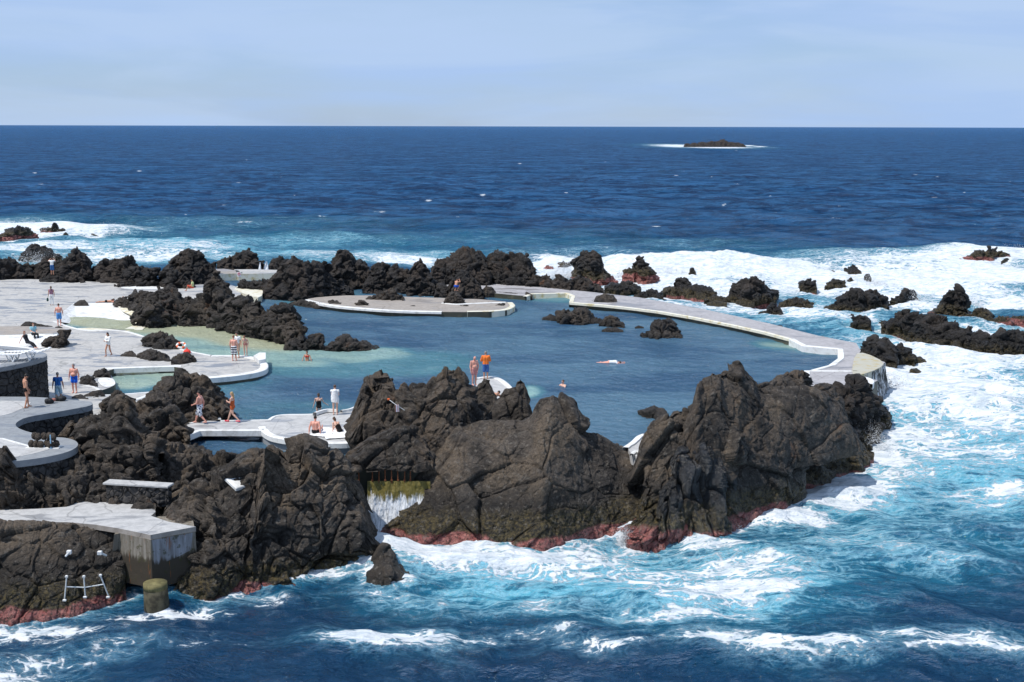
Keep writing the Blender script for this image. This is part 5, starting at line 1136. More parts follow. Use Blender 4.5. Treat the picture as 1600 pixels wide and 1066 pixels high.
def hand(mb, el, wr, side, curl=.5):
    d = V3(wr) - V3(el); d /= np.linalg.norm(d); f = np.array([0, 1.0, 0]); s = np.cross(d, f); 
    if np.linalg.norm(s) < .2: s = np.cross(d, [0, 0, 1.0])
    s /= np.linalg.norm(s); nrm = np.cross(s, d); w = V3(wr)
    fwd = nrm if nrm[1] > 0 else -nrm
    inn = np.array([-side, 0, 0.0]); inn -= d * (inn @ d); inn /= max(np.linalg.norm(inn), 1e-6); spread = np.cross(d, inn)
    if spread[1] < 0: spread = -spread
    p0 = w + d * .02; p1 = w + d * .085
    for k in (-1, 0, 1): mb.tube(p0 + spread * k * .014, p1 + spread * k * .022, .017, .016, 6, 1)
    for k, ln in zip((-1.5, -.5, .5, 1.5), (.062, .076, .080, .070)):
        b = p1 + spread * k * .020; m = b + d * ln * .55 + inn * .006; e = m + (d * (1 - curl * .6) + inn * curl) * ln * .5
        mb.tube(b, m, .0105, .0098, 6, 1); mb.tube(m, e, .0098, .0085, 6, 1)
    t0 = w + d * .035 + spread * .022; t1 = t0 + (d * .6 + spread * .7 + inn * .2) * .045; mb.tube(t0, t1, .013, .011, 6, 1); mb.tube(t1, t1 + (d * .9 + inn * .3) * .03, .011, .009, 6, 1)
PN = [0]
def person(label, px, py, z, rz, h, J, skin='fair', fat=1.0, hair='dark', hairlen='short', wear=(), group=None, loc=None, vox=.0125, female=False, look=None):
    PN[0] += 1; S = h / 1.75
    for side, k in ((-1, 'L'), (1, 'R')):
        pass
    mb = MB(); g = fat; j = {k: V3(v) for k, v in J.items()}
    hd, nk, ch, pl = j['head'], j['neck'], j['chest'], j['pel']
    upv = ch - pl; upv /= np.linalg.norm(upv); lat = j['shR'] - j['shL']; lat /= np.linalg.norm(lat); front = np.cross(upv, lat); front /= np.linalg.norm(front)
    hu = hd - nk; hu /= np.linalg.norm(hu); hf = V3(look) if look is not None else (front if abs(front @ hu) < .8 else front); hf = hf - hu * (hf @ hu); hf /= np.linalg.norm(hf); hs = np.cross(hf, hu); R = np.stack([hs, hf, hu], 1)
    mb.ball(hd + hu * .015, (.074, .092, .108), 14, 10, R); mb.ball(hd - hu * .05 + hf * .022, (.056, .066, .066), 12, 8, R)
    mb.tube(hd + hf * .092 + hu * .01, hd + hf * .108 - hu * .02, .012, .016, 6, 1)
    for s in (-1, 1): mb.ball(hd + hs * s * .078 - hu * .005, (.012, .022, .032), 8, 6, R)
    mb.tube(nk - hu * .04, hd - hu * .06, .058, .052, 12)
    wsh = .115 if not female else .10
    mb.tube(nk - upv * .07 - lat * .11, nk - upv * .07 + lat * .11, .068 * g ** .5, None, 12)
    for s in (-1, 1):
        mb.tube(ch + upv * .06 + lat * s * .075, ch - upv * .06 + lat * s * .06, wsh * g ** .7, .105 * g, 12)
        mb.tube(ch - upv * .08 + lat * s * .05, pl + upv * .08 + lat * s * .05, .098 * g, .10 * g, 12)
        if female: mb.ball(ch + lat * s * .07 + front * .09 + upv * .04, .062)
        else: mb.ball(ch + lat * s * .075 + front * .055 + upv * .06, (.075, .055, .06))
    if g > 1.08: mb.ball((ch + pl) / 2 + front * .06, (.13 * g, .12 * g, .15))
    mb.tube(pl - lat * .065, pl + lat * .065, .112 * g ** .8, None, 12)
    for s in (-1, 1): mb.ball(pl + lat * s * .065 - front * .05 - upv * .02, .085 * g ** .6)
    for k, s in (('L', -1), ('R', 1)):
        sh, el, wr, hp, kn, an = (j[a + k] for a in ('sh', 'el', 'wr', 'hp', 'kn', 'an'))
        am = (.052 if not female else .043) * g ** .5
        mb.ball(sh, .064 if not female else .054); mb.tube(sh, el, am * 1.08, am * .86, 10); mb.tube(el, el + (wr - el) * .35, am * .86, am * .84, 10); mb.tube(el + (wr - el) * .35, wr, am * .84, .027, 10)
        hand(mb, el, wr, s)
        th = .086 * g ** .6; mb.tube(hp, hp + (kn - hp) * .5, th, th * .86, 12); mb.tube(hp + (kn - hp) * .5, kn, th * .86, .058, 12)
        cf = kn + (an - kn) * .32; bk = np.array([0, -1.0, 0]); mb.tube(kn, cf, .056, .055 * g ** .4, 10); mb.tube(cf, an, .055 * g ** .4, .034, 10); mb.ball(cf - front * .012, (.05, .05, .08))
        toe = V3(j['toe']); toe = toe / np.linalg.norm(toe); dn = np.array([0, 0, -1.0]); 
        if abs(toe[2]) < .6:
            heel = an + dn * .05 - toe * .035; mb.tube(heel, an + dn * .055 + toe * .13, .034, .028, 10); mb.tube(an, heel, .036, .034, 10); mb.tube(an, an + dn * .045 + toe * .08, .034, .034, 8)
            for q in range(5): b = an + dn * .06 + toe * .14 + lat * s * (.028 - .016 * q); mb.tube(b, b + toe * (.045 - .006 * q), .013, .011, 5, 1)
        else:
            mb.tube(an, an + toe * .12, .036, .03, 8); mb.tube(an + toe * .10, an + toe * .17, .03, .022, 8)
    for v in range(len(mb.v)): mb.v[v] = tuple(V3(mb.v[v]) * S)
    o = remeshed(mb, 'person', SK[skin], vox)
    if loc is None: loc = on_z(np.array(float(px)), np.array(float(py)), z)
    o.location = loc; o.rotation_euler = (0, 0, rz); setp(o, label, 'person', group)
    def sub(m, nm, mat, vx=.014, it=1):
        for v in range(len(m.v)): m.v[v] = tuple(V3(m.v[v]) * S)
        c = remeshed(m, nm, mat, vx, None, it); c.parent = o; return c
    # face: eyes and mouth
    for s in (-1, 1):
        m = MB(); m.ball(hd + hs * s * .030 + hf * .083 + hu * .018, (.012, .010, .008), 6, 4, R)
        for v in range(len(m.v)): m.v[v] = tuple(V3(m.v[v]) * S)
        m.obj('eye', HR['dark'], o, True)
    m = MB(); m.ball(hd + hf * .081 - hu * .056, (.022, .010, .007), 6, 4, R)
    for v in range(len(m.v)): m.v[v] = tuple(V3(m.v[v]) * S)
    m.obj('mouth', cl('lip', (.35, .10, .08)), o, True)
    if hair:
        m = MB(); m.ball(hd + hu * .035 - hf * .014, (.083, .098, .100), 14, 10, R)
        if hairlen in ('long', 'bun', 'pony'): m.ball(hd - hf * .045 - hu * .02, (.080, .065, .10), 12, 8, R)
        if hairlen == 'long': m.tube(hd - hf * .06 - hu * .03, nk - front * .08 - hu * .06, .062, .045, 10)
        if hairlen == 'bun': m.ball(hd + hu * .09 - hf * .07, .05)
        if hairlen == 'pony': m.tube(hd - hf * .10 + hu * .02, nk - front * .10 - hu * .02, .035, .02, 8)
        hb = sub(m, 'hair', HR[hair], .012, 1)
    for w in wear:
        kind, mat = w[0], w[1]; ex = w[2] if len(w) > 2 else None; m = MB()
        if kind in ('shorts', 'trunks', 'briefs', 'trousers', 'bikini_bottom'):
            m.tube(pl - lat * .065 + upv * .03, pl + lat * .065 + upv * .03, .118 * g ** .8 + .010, None, 12)
            for s in (-1, 1): m.ball(pl + lat * s * .065 - front * .05 - upv * .02, .088 * g ** .6 + .008)
            L_ = {'shorts': .95, 'trunks': .50, 'briefs': .06, 'trousers': 1.0, 'bikini_bottom': .02}[kind] if ex is None else ex
            for k, s in (('L', -1), ('R', 1)):
                hp, kn, an = j['hp' + k], j['kn' + k], j['an' + k]; th = .086 * g ** .6
                if kind in ('briefs', 'bikini_bottom'): m.tube(hp, hp + (kn - hp) * .08, th + .008, th + .004, 12, 1)
                else: m.tube(hp, hp + (kn - hp) * L_, th + .018, (th + .022) if kind != 'trousers' else .072, 12, 1)
                if kind == 'trousers': m.tube(kn, kn + (an - kn) * .92, .074, .058, 10, 1)
        elif kind in ('shirt', 'jacket', 'longshirt', 'top'):
            e = .016 if kind != 'jacket' else .032
            m.tube(nk - upv * .07 - lat * .12, nk - upv * .07 + lat * .12, .068 * g ** .5 + e, None, 12)
            for s in (-1, 1):
                m.tube(ch + upv * .06 + lat * s * .075, ch - upv * .06 + lat * s * .06, wsh * g ** .7 + e, .105 * g + e, 12); m.tube(ch - upv * .08 + lat * s * .05, pl + upv * .02 + lat * s * .055, .098 * g + e, .108 * g + e, 12, 1)
                if female: m.ball(ch + lat * s * .07 + front * .09 + upv * .04, .062 + e)
            if g > 1.08: m.ball((ch + pl) / 2 + front * .06, (.13 * g + e, .12 * g + e, .15 + e))
            sl = {'shirt': .5, 'jacket': 2, 'longshirt': 2, 'top': 0}[kind]
            for k in 'LR':
                sh, el, wr = j['sh' + k], j['el' + k], j['wr' + k]
                if sl: m.ball(sh, .064 + e); m.tube(sh, sh + (el - sh) * min(1, sl), .056 * g ** .5 + e, .050 + e, 10, 1)
                if sl > 1: m.tube(el, el + (wr - el) * .9, .048 + e, .034 + e, 10, 1)
        elif kind in ('swimsuit', 'onepiece'):
            e = .010; m.tube(pl - lat * .065, pl + lat * .065, .112 * g ** .8 + e, None, 12)
            for s in (-1, 1):
                m.ball(pl + lat * s * .065 - front * .05 - upv * .02, .085 * g ** .6 + e); m.tube(ch - upv * .02 + lat * s * .06, pl + upv * .04 + lat * s * .055, .102 * g + e, .10 * g + e, 12, 1)
                m.ball(ch + lat * s * .07 + front * .085 + upv * .03, .062 + e); m.tube(ch + lat * s * .08 + upv * .02 + front * .10, nk + lat * s * .08 - upv * .02, .016, .014, 6, 1); m.tube(nk + lat * s * .08 - upv * .02, ch + lat * s * .045 - front * .105, .014, .020, 6, 1)
            if kind == 'onepiece':
                for k in 'LR': m.tube(j['hp' + k], j['hp' + k] + (j['kn' + k] - j['hp' + k]) * .25, .086 * g ** .6 + .02, .105 * g ** .6, 12, 1)
        elif kind == 'bikini_top':
            for s in (-1, 1): m.ball(ch + lat * s * .07 + front * .09 + upv * .04, .068); m.tube(ch + lat * s * .1 + upv * .02 + front * .05, ch + lat * s * .04 + upv * .02 - front * .108, .02, .02, 6, 1)
            m.tube(ch + upv * .02 - front * .105 - lat * .06, ch + upv * .02 - front * .105 + lat * .06, .018, None, 6, 1)
        elif kind == 'cap':
            m.ball(hd + hu * .045, (.088, .102, .085), 14, 8, R); m.tube(hd + hf * .07 + hu * .045 - hs * .03, hd + hf * .15 + hu * .03, .03, .02, 8, 1); m.tube(hd + hf * .07 + hu * .045 + hs * .03, hd + hf * .15 + hu * .03, .03, .02, 8, 1)
        elif kind == 'shoes':
            for k in 'LR':
                an = j['an' + k]; toe = V3(j['toe']); dn = np.array([0, 0, -1.0]); m.tube(an + dn * .05 - toe * .04, an + dn * .055 + toe * .17, .046, .040, 8, 2)
        elif kind == 'towel_wrap':
            for s in (-1, 1): m.ball(j['sh' + 'LR'[(s + 1) // 2]], .085)
            for t_ in np.linspace(0, 1, 9):
                c = nk * (1 - t_) + (pl - upv * .10) * t_; wd = .17 + .07 * math.sin(t_ * 2.2) ; m.ball(c - upv * .04, (wd + .02 * math.sin(t_ * 9), .16, .09), 12, 6)
            m.tube(pl + lat * .10 - upv * .05, pl + lat * .20 - upv * .26, .09, .03, 8, 1); m.tube(pl - lat * .16 + upv * .15, pl - lat * .12 - upv * .06, .09, .05, 8, 1)
        elif kind == 'bag':
            m.tube(ex, V3(ex) + np.array([.0, .0, -.16]), .085, .10, 10); m.tube(V3(ex) + np.array([0, 0, .02]), V3(ex) + np.array([.02, 0, .22]), .012, .012, 6)
        elif kind == 'towel_held':
            m.tube(V3(ex), V3(ex) + np.array([0, .02, -.34]), .07, .10, 8)
        elif kind == 'camera':
            m.box(ex, (.14, .08, .10), 0, .01); m.tube(V3(ex), V3(ex) + np.array([0, .10, 0]), .04, .04, 10)
        nm = {'shorts': 'swim_shorts', 'trunks': 'swim_trunks', 'briefs': 'briefs', 'swimsuit': 'swimsuit', 'onepiece': 'swimsuit', 'towel_wrap': 'towel', 'towel_held': 'towel', 'longshirt': 'shirt', 'top': 'top'}.get(kind, kind)
        if kind in ('bag', 'towel_held', 'camera'):
            for v in range(len(m.v)): m.v[v] = tuple(V3(m.v[v]) * S)
            q = remeshed(m, {'towel_held': 'towel'}.get(kind, kind), mat, .014); q.location = loc; q.rotation_euler = (0, 0, rz); setp(q, ex2[kind] if False else w[3], {'towel_held': 'towel'}.get(kind, kind))
        else: sub(m, nm, mat, .014, 1)
    return o
R_ = math.radians
ZPp = ZP + .012; ZDp = ZD + .005; GR = None
person('man in black and white patterned shorts walking across the footbridge', 313, 662, ZPp, R_(78), 1.80, WALK_(1.0, wrL=(-.16, .30, 1.02)), 'pink', 1.22, 'dark', 'short', [('shorts', floral('navy_flower_print', (.78, .80, .84), (.02, .03, .09)))])
person('blond woman in orange red swimsuit and pink shoes walking on the footbridge', 364, 660, ZPp, R_(80), 1.68, WALK_(1.1, elL=(-.22, .06, 1.16), wrL=(-.10, .24, 1.22), elR=(.22, .05, 1.15), wrR=(.08, .24, 1.16)), 'fair', .9, 'blond', 'long', [('onepiece', striped('orange_print', (.50, .10, .02), (.42, .07, .015), 9)), ('shoes', cl('pink shoe', (.75, .04, .09)))], female=True)
person('bather wrapped in a white towel standing with back turned at the platform edge', 524, 648, ZPp, R_(0), 1.68, STAND(elL=(-.2, .1, 1.15), wrL=(-.05, .2, 1.25), elR=(.2, .1, 1.15), wrR=(.05, .2, 1.25)), 'fair', .95, 'brown', 'short', [('towel_wrap', cl('white towel', (.80, .80, .80)))])
person('woman in black swimsuit stepping down into the pool beside the upswept kerb', 496, 651, -.12, R_(8), 1.62, STAND(elR=(.30, .02, 1.16), wrR=(.50, .06, 1.02), elL=(-.26, 0, 1.15), wrL=(-.34, .02, .92)), 'fair', .9, 'brown', 'bun', [('swimsuit', cl('black swimsuit', (.012, .012, .014)))], female=True, loc=on_z(np.array(496.), np.array(652.), 0) + np.array([0, .6, -.35]))
person('man in black trunks sitting on the platform seen from behind', 493, 678, ZPp, R_(-5), 1.80, SITF(), 'pink', 1.08, 'dark', 'short', [('briefs', cl('black trunks', (.012, .012, .014)))])
person('woman in black swimsuit sitting hunched forward on a towel', 531, 676, ZPp, R_(25), 1.66, SITF(chest=(-.10, .14, .42), neck=(-.16, .26, .57), head=(-.20, .34, .70), shL=(-.32, .18, .52), shR=(.02, .28, .52), elL=(-.34, .16, .28), wrL=(-.36, .14, .08), elR=(.06, .42, .34), wrR=(.04, .55, .16), knL=(-.14, .42, .34), knR=(.12, .44, .32), anL=(-.16, .62, .08), anR=(.1, .66, .08)), 'fair', .88, 'brown', 'bun', [('swimsuit', cl('black swimsuit', (.012, .012, .014)))], female=True)
person('man in bright blue shorts standing near the wedge rock', 117, 614, ZDp, R_(172), 1.80, STAND(elL=(-.28, -.02, 1.14), wrL=(-.30, .02, .90), elR=(.28, -.02, 1.14), wrR=(.30, .02, .90)), 'pink', 1.28, 'grey', 'short', [('trunks', cl('bright blue', (.015, .13, .72)))])
person('man in blue tee shirt walking away below the curved terrace', 92, 628, ZDp, R_(4), 1.76, WALK_(.5, elL=(-.27, .0, 1.14), wrL=(-.31, .0, .90), elR=(.27, 0, 1.14), wrR=(.31, .0, .90)), 'tan', 1.05, 'grey', 'short', [('shirt', cl('royal blue', (.025, .13, .42))), ('shorts', cl('pale blue', (.36, .52, .62)))])
person('tanned man in black trunks and cap standing on the curved terrace', 42, 637, ZT + .01, R_(-55), 1.80, STAND(anL=(-.14, .12, .085), knL=(-.12, .08, .49), anR=(.13, -.12, .085), head=(0, .06, 1.62), elL=(-.22, .06, 1.14), wrL=(-.20, .18, .92)), 'tan', .95, 'dark', 'short', [('briefs', cl('black trunks', (.012, .012, .014))), ('cap', MAT['black'])])
person('woman in white top and bare legs walking across the wide deck', 170, 557, ZDp, R_(150), 1.70, WALK_(.55, elL=(-.20, .08, 1.15), wrL=(.02, .20, 1.16), elR=(.20, .08, 1.15), wrR=(-.02, .2, 1.12)), 'tan', .88, 'dark', 'long', [('longshirt', cl('white cotton', (.78, .78, .76))), ('briefs', cl('white cotton', (.78, .78, .76)))], female=True)
person('man in light blue shorts seen from behind at the basin corner', 93, 509, ZDp, R_(10), 1.80, STAND(elL=(-.28, -.02, 1.14), wrL=(-.30, .02, .90), elR=(.28, -.02, 1.14), wrR=(.30, .02, .90)), 'pink', 1.15, 'brown', 'short', [('shorts', cl('sky blue', (.10, .28, .60)), .75)])
person('woman in white trousers standing with bags near the top of the deck', 81, 477, ZDp, R_(15), 1.72, STAND(), 'tan', 1.0, 'brown', 'long', [('trousers', cl('white cotton', (.78, .78, .76))), ('top', cl('patterned blouse', (.28, .14, .20))), ('bag', cl('dark green bag', (.02, .06, .05)), (-.34, .0, .62), 'dark green bag hanging from the hand of the woman in white trousers')], female=True)
person('photographer with raised arms among the far left rocks', 82, 430, 1.2, R_(5), 1.75, STAND(elL=(-.36, .05, 1.40), wrL=(-.16, .14, 1.62), elR=(.36, .05, 1.40), wrR=(.16, .14, 1.62)), 'tan', 1.0, 'dark', 'short', [('shirt', cl('white cotton', (.78, .78, .76))), ('shorts', cl('denim blue', (.04, .12, .30)))], loc=on_z(np.array(82.), np.array(429.), 1.3))
person('sunbather in black bikini lying face down by the basin', 166, 473, ZDp, R_(-82), 1.68, PRONE(), 'tan', .92, 'dark', 'long', [('bikini_bottom', cl('black swimsuit', (.012, .012, .014)))], female=True)
person('second sunbather lying close against the low rock', 184, 473, ZDp, R_(-100), 1.72, PRONE(chest=(0, .33, .24), neck=(0, .46, .36), head=(0, .56, .48), shL=(-.18, .42, .32), shR=(.18, .42, .32), elL=(-.2, .52, .06), elR=(.2, .52, .06)), 'pink', 1.0, 'auburn', 'short', [('trunks', cl('dark brown', (.06, .03, .02)))])
person('visitor in light blue shirt and dark trousers perched on the white apron', 52, 530, ZDp, R_(-135), 1.72, SITC(), 'fair', 1.05, 'auburn', 'short', [('shirt', cl('turquoise check', (.30, .55, .62))), ('trousers', cl('black cloth', (.015, .017, .022)))], loc=on_z(np.array(53.), np.array(532.), ZD + .12))
person('visitor dressed in black leaning back on the white apron', 44, 541, ZDp, R_(-120), 1.72, SITC(pel=(0, -.02, .42), chest=(0, -.22, .74), neck=(0, -.30, .93), head=(0, -.30, 1.09), shL=(-.19, -.28, .87), shR=(.19, -.28, .87), elL=(-.25, -.42, .62), wrL=(-.28, -.55, .40), elR=(.25, -.42, .62), wrR=(.28, -.55, .40), hpL=(-.09, .03, .40), hpR=(.09, .03, .40), knL=(-.10, .44, .34), knR=(.10, .42, .36), anL=(-.06, .84, .10), anR=(.10, .82, .10)), 'fair', .92, 'auburn', 'long', [('top', cl('black cloth', (.015, .017, .022))), ('trousers', cl('black cloth', (.015, .017, .022)))], female=True, loc=on_z(np.array(44.), np.array(543.), ZD + .05))
person('man in black and white striped shorts seen from behind on the rounded deck tip', 366, 564, ZDp, R_(-4), 1.78, STAND(anR=(.12, .08, .085), elL=(-.26, 0, 1.14), elR=(.26, 0, 1.14)), 'pink', 1.08, 'auburn', 'short', [('shorts', striped('black_white_stripes', (.78, .78, .78), (.03, .035, .05), 6.0))])
person('dark haired person in white tee shirt hidden behind the striped shorts man', 372, 556, ZDp, R_(170), 1.80, STAND(), 'tan', 1.0, 'dark', 'short', [('shirt', cl('white cotton', (.78, .78, .76))), ('shorts', cl('pale beige', (.5, .38, .28)))], loc=on_z(np.array(371.), np.array(559.), ZD))
person('woman in patterned bikini bending slightly at the deck tip edge', 384, 556, ZDp, R_(178), 1.58, STAND(chest=(0, .10, 1.24), neck=(0, .20, 1.40), head=(0, .30, 1.50), shL=(-.18, .16, 1.34), shR=(.18, .16, 1.34), elL=(-.27, .12, 1.06), elR=(.27, .12, 1.06), wrL=(-.26, .2, .82), wrR=(.26, .2, .82)), 'fair', .92, 'auburn', 'bun', [('bikini_top', striped('patterned_bikini', (.7, .6, .55), (.35, .12, .12), 22)), ('bikini_bottom', cl('dusty pink', (.5, .22, .2)))], female=True)
person('bather in red bikini standing waist deep in the pool', 480, 563, -.75, R_(175), 1.65, STAND(elL=(-.30, .05, 1.16), wrL=(-.36, .16, .98), elR=(.30, .05, 1.16), wrR=(.36, .16, .98)), 'tan', .92, 'dark', 'bun', [('bikini_top', cl('red bikini', (.55, .04, .03)))], female=True, loc=on_z(np.array(480.), np.array(564.), 0) + np.array([0, 0, -.92]))
person('person in pale yellow shirt and red shorts seated on the rocks', 301, 452, ZD + .3, R_(100), 1.7, SITC(knL=(-.14, .42, .68), knR=(.13, .40, .64), anL=(-.14, .6, .25), anR=(.14, .62, .22)), 'tan', 1.0, 'dark', 'short', [('shirt', cl('pale yellow green', (.55, .62, .30))), ('shorts', cl('coral red', (.60, .10, .06)))], loc=on_z(np.array(301.), np.array(457.), ZD + .25))
person('man in blue trunks crouching on the conical rock with raised arms', 712, 455, 1.2, R_(-40), 1.75, STAND(pel=(0, 0, .45), chest=(0, .12, .76), neck=(0, .18, .93), head=(0, .24, 1.08), shL=(-.19, .16, .87), shR=(.19, .16, .87), elL=(-.24, .36, .84), wrL=(-.08, .46, 1.02), elR=(.24, .36, .84), wrR=(.08, .46, 1.02), hpL=(-.09, 0, .42), hpR=(.09, 0, .42), knL=(-.16, .36, .52), knR=(.16, .36, .52), anL=(-.14, .06, .10), anR=(.14, .06, .10)), 'tan', 1.0, 'dark', 'short', [('trunks', cl('deep blue', (.02, .08, .40)))], loc=on_z(np.array(712.), np.array(455.), 1.25))
person('bald sunburnt man looking down beside the large dark rock', 740, 601, ZD, R_(-150), 1.86, STAND(head=(0, .07, 1.61), elL=(-.26, .03, 1.13), wrL=(-.16, .14, .92)), 'pink', 1.18, None, 'short', [('trunks', cl('salmon pink', (.62, .28, .26)))], loc=on_z(np.array(741.), np.array(602.), ZD + .15))
person('man in orange jacket and blue shorts standing on the small landing', 759, 592, ZDp, R_(6), 1.80, STAND(elL=(-.27, .08, 1.15), wrL=(-.10, .22, 1.28), elR=(.27, .08, 1.15), wrR=(.10, .24, 1.30)), 'tan', 1.05, 'grey', 'short', [('jacket', cl('orange fleece', (.85, .20, .04))), ('shorts', cl('mid blue', (.05, .13, .36)))])
person('brown skinned bather crouching low in the cleft behind the blunt pillar', 771, 624, ZD, R_(-30), 1.72, STAND(pel=(0, -.2, .40), chest=(.05, .10, .62), neck=(.10, .28, .66), head=(.12, .40, .72), shL=(-.10, .22, .62), shR=(.28, .22, .62), elL=(-.2, .36, .36), wrL=(-.1, .44, .12), elR=(.30, .40, .36), wrR=(.22, .46, .12), hpL=(-.09, -.18, .36), hpR=(.09, -.18, .36), knL=(-.14, .16, .34), knR=(.14, .16, .34), anL=(-.12, -.14, .09), anR=(.12, -.14, .09)), 'tan', 1.05, 'dark', 'short', [('trunks', cl('dark brown', (.06, .03, .02)))], loc=on_z(np.array(771.), np.array(634.), ZD + .15))
person('swimmer in white shirt floating face down near the pool centre', 948, 566, 0, R_(-95), 1.78, PRONE(wrL=(-.25, .95, .10), wrR=(.25, .95, .10), head=(0, .70, .12), neck=(0, .55, .12)), 'pink', 1.1, 'brown', 'short', [('shirt', cl('wet white cotton', (.70, .72, .74)))], loc=on_z(np.array(952.), np.array(567.), 0) + np.array([0, 0, -.10]))
person('lone swimmer with head and shoulders above the water', 880, 602, 0, R_(130), 1.75, STAND(elL=(-.32, .16, 1.28), wrL=(-.40, .36, 1.25), elR=(.32, .16, 1.28), wrR=(.40, .36, 1.25)), 'fair', 1.0, 'brown', 'short', [], loc=on_z(np.array(880.), np.array(603.), 0) + np.array([0, 0, -1.36]))
# ------------------------------------------------------------------ small things
def towel(px, py, z, w, d, rz, mat, label, seed=1):
    n = 26; U, V_ = np.meshgrid(np.linspace(-.5, .5, n), np.linspace(-.5, .5, n)); X = U * w; Y = V_ * d
    Z = .03 + .05 * np.abs(fbm(np.stack([X.ravel() * 3, Y.ravel() * 3, 0 * X.ravel() + seed], -1), 3, seed)).reshape(n, n) * 2
    X = X + .08 * fbm(np.stack([X.ravel() * 2, Y.ravel() * 2, 0 * X.ravel() + seed + 5], -1), 2, seed).reshape(n, n)
    o = link('towel', grid_mesh('towel', np.stack([X, Y, Z], -1), mat)); o.location = on_z(np.array(float(px)), np.array(float(py)), z); o.rotation_euler = (0, 0, rz); return setp(o, label, 'towel')
towel(508, 676, ZP + .02, 1.1, 1.9, -.3, cl('white towel', (.8, .8, .8)), 'crumpled white towel next to the seated man')
towel(533, 679, ZP + .02, 1.9, 1.7, .35, cl('white towel', (.8, .8, .8)), 'white towel spread under the hunched woman')
towel(769, 606, ZD + 1.0, .8, .4, .4, cl('pale towel', (.62, .60, .58)), 'pale towel lying on the rock by the landing') if False else None
# life ring and buoy
def torus(R0, r, n=40, m=12):
    v = []; f = []
    for i in range(n):
        a = 2 * math.pi * i / n
        for k in range(m): b = 2 * math.pi * k / m; v.append(((R0 + r * math.cos(b)) * math.cos(a), (R0 + r * math.cos(b)) * math.sin(a), r * math.sin(b)))
    for i in range(n):
        for k in range(m): f.append((i * m + k, ((i + 1) % n) * m + k, ((i + 1) % n) * m + (k + 1) % m, i * m + (k + 1) % m))
    return v, f
v, f = torus(.29, .075); lr = link('life_ring', pmesh('life_ring', v, f, cl('ring white', (.78, .76, .72)), True)); lr.location = on_z(np.array(283.), np.array(553.), ZD) + np.array([0, .1, .60]); lr.rotation_euler = (.45, .12, 0); setp(lr, 'white and orange life ring lying on the rock at the deck edge', 'life ring')
for k in range(4):
    a = k * math.pi / 2 + .5; mb = MB()
    for q in range(4): b = a + q * .13; mb.tube((.29 * math.cos(b), .29 * math.sin(b), 0), (.29 * math.cos(b + .13), .29 * math.sin(b + .13), 0), .081, .081, 12, 1)
    mb.obj('orange_band', cl('ring orange', (.80, .16, .05)), lr, True)
mb = MB(); mb.ball((0, 0, 0), (.26, .24, .22), 16, 10); by = remeshed(mb, 'buoy', cl('red float', (.78, .07, .05)), .02); by.location = on_z(np.array(291.), np.array(560.), ZD) + np.array([.05, .1, .42]); setp(by, 'red float lying beside the life ring', 'buoy')
mb = MB(); mb.tube((0, 0, .2), (0, 0, .30), .05, .04, 8); mb.obj('eyelet', cl('red float', (.78, .07, .05)), by, True)
# sign by the far basin
sg = empty('sign', on_z(np.array(374.), np.array(440.), ZD + .1), 'small white sign with a red mark standing before the far basin wall', 'sign')
mb = MB(); mb.box((0, 0, .75), (.42, .04, .5), 0, .008); mb.obj('panel', MAT['plastic'], sg); mb = MB(); mb.tube((0, .03, 0), (0, .03, .9), .03, .03, 8); mb.obj('post', MAT['pipe'], sg)
v, f = torus(.12, .025, 24, 6); o = link('red_mark', pmesh('red_mark', [(a, c - .035, b + .78) for a, b, c in v], f, cl('sign red', (.7, .04, .04)), True), sg)
# bags on the curved terrace
def bag(px, py, rx, ry, rz_, label, mats, seed):
    mb = MB(); r = random.Random(seed)
    for k in range(7): mb.ball((r.uniform(-rx, rx) * .6, r.uniform(-ry, ry) * .5, .08 + r.uniform(0, .05)), (rx * .5, ry * .7, .12 + r.uniform(0, .06)), 10, 7)
    o = remeshed(mb, 'bag', mats[0], .02); o.location = on_z(np.array(float(px)), np.array(float(py)), ZT + .01); o.rotation_euler = (0, 0, rz_); setp(o, label, 'bag')
    mb = MB(); mb.tube((-rx * .4, 0, .2), (0, 0, .28), .018, .018, 6); mb.tube((0, 0, .28), (rx * .4, 0, .2), .018, .018, 6); mb.obj('handle', mats[0], o, True)
    if len(mats) > 1: mb = MB(); mb.ball((rx * .75, .02, .17), (.13, .10, .09), 10, 7); mb.obj('bundle', mats[1], o, True)
bag(77, 630, .30, .2, .2, 'dark heap of clothes and bag on the terrace rim behind the man in black trunks', [MAT['black'], cl('reddish cloth', (.35, .14, .11))], 3)
bag(95, 626, .30, .2, 0, 'black rounded bag near the tip of the terrace rim', [MAT['black']], 5)
# loungers on the round terrace
def lounger(px, py, rz_, label):
    e = empty('sun_lounger', on_z(np.array(float(px)), np.array(float(py)), ZR + .01), label, 'sun lounger', 'white plastic loungers on the round terrace', rz_)
    mb = MB(); 
    for k in range(9): mb.box((-.62 + k * .155, 0, .34), (.12, .60, .035), 0, .008)
    mb.box((0, .31, .34), (1.4, .05, .06), 0, .01); mb.box((0, -.31, .34), (1.4, .05, .06), 0, .01); mb.obj('seat', MAT['plastic'], e)
    mb = MB(); 
    for k in range(4): mb.box((.78 + k * .15, 0, .36 + k * .04), (.12, .60, .035), 0, .008)
    mb.obj('backrest', MAT['plastic'], e)
    e.scale = (1.25, 1.25, 1.35)
    for sx_ in (-.45, .45):
        for sy_ in (-.3, .3):
            mb = MB(); mb.tube((sx_ - .14, sy_, .33), (sx_, sy_, .02), .03, .03, 6, 1); mb.tube((sx_ + .14, sy_, .33), (sx_, sy_, .02), .03, .03, 6, 1); mb.obj('leg', MAT['plastic'], e)
    return e
lounger(8, 565, .05, 'white lounger at the left edge of the round terrace'); lounger(33, 563, .12, 'white lounger nearest the masonry corner of the round terrace')
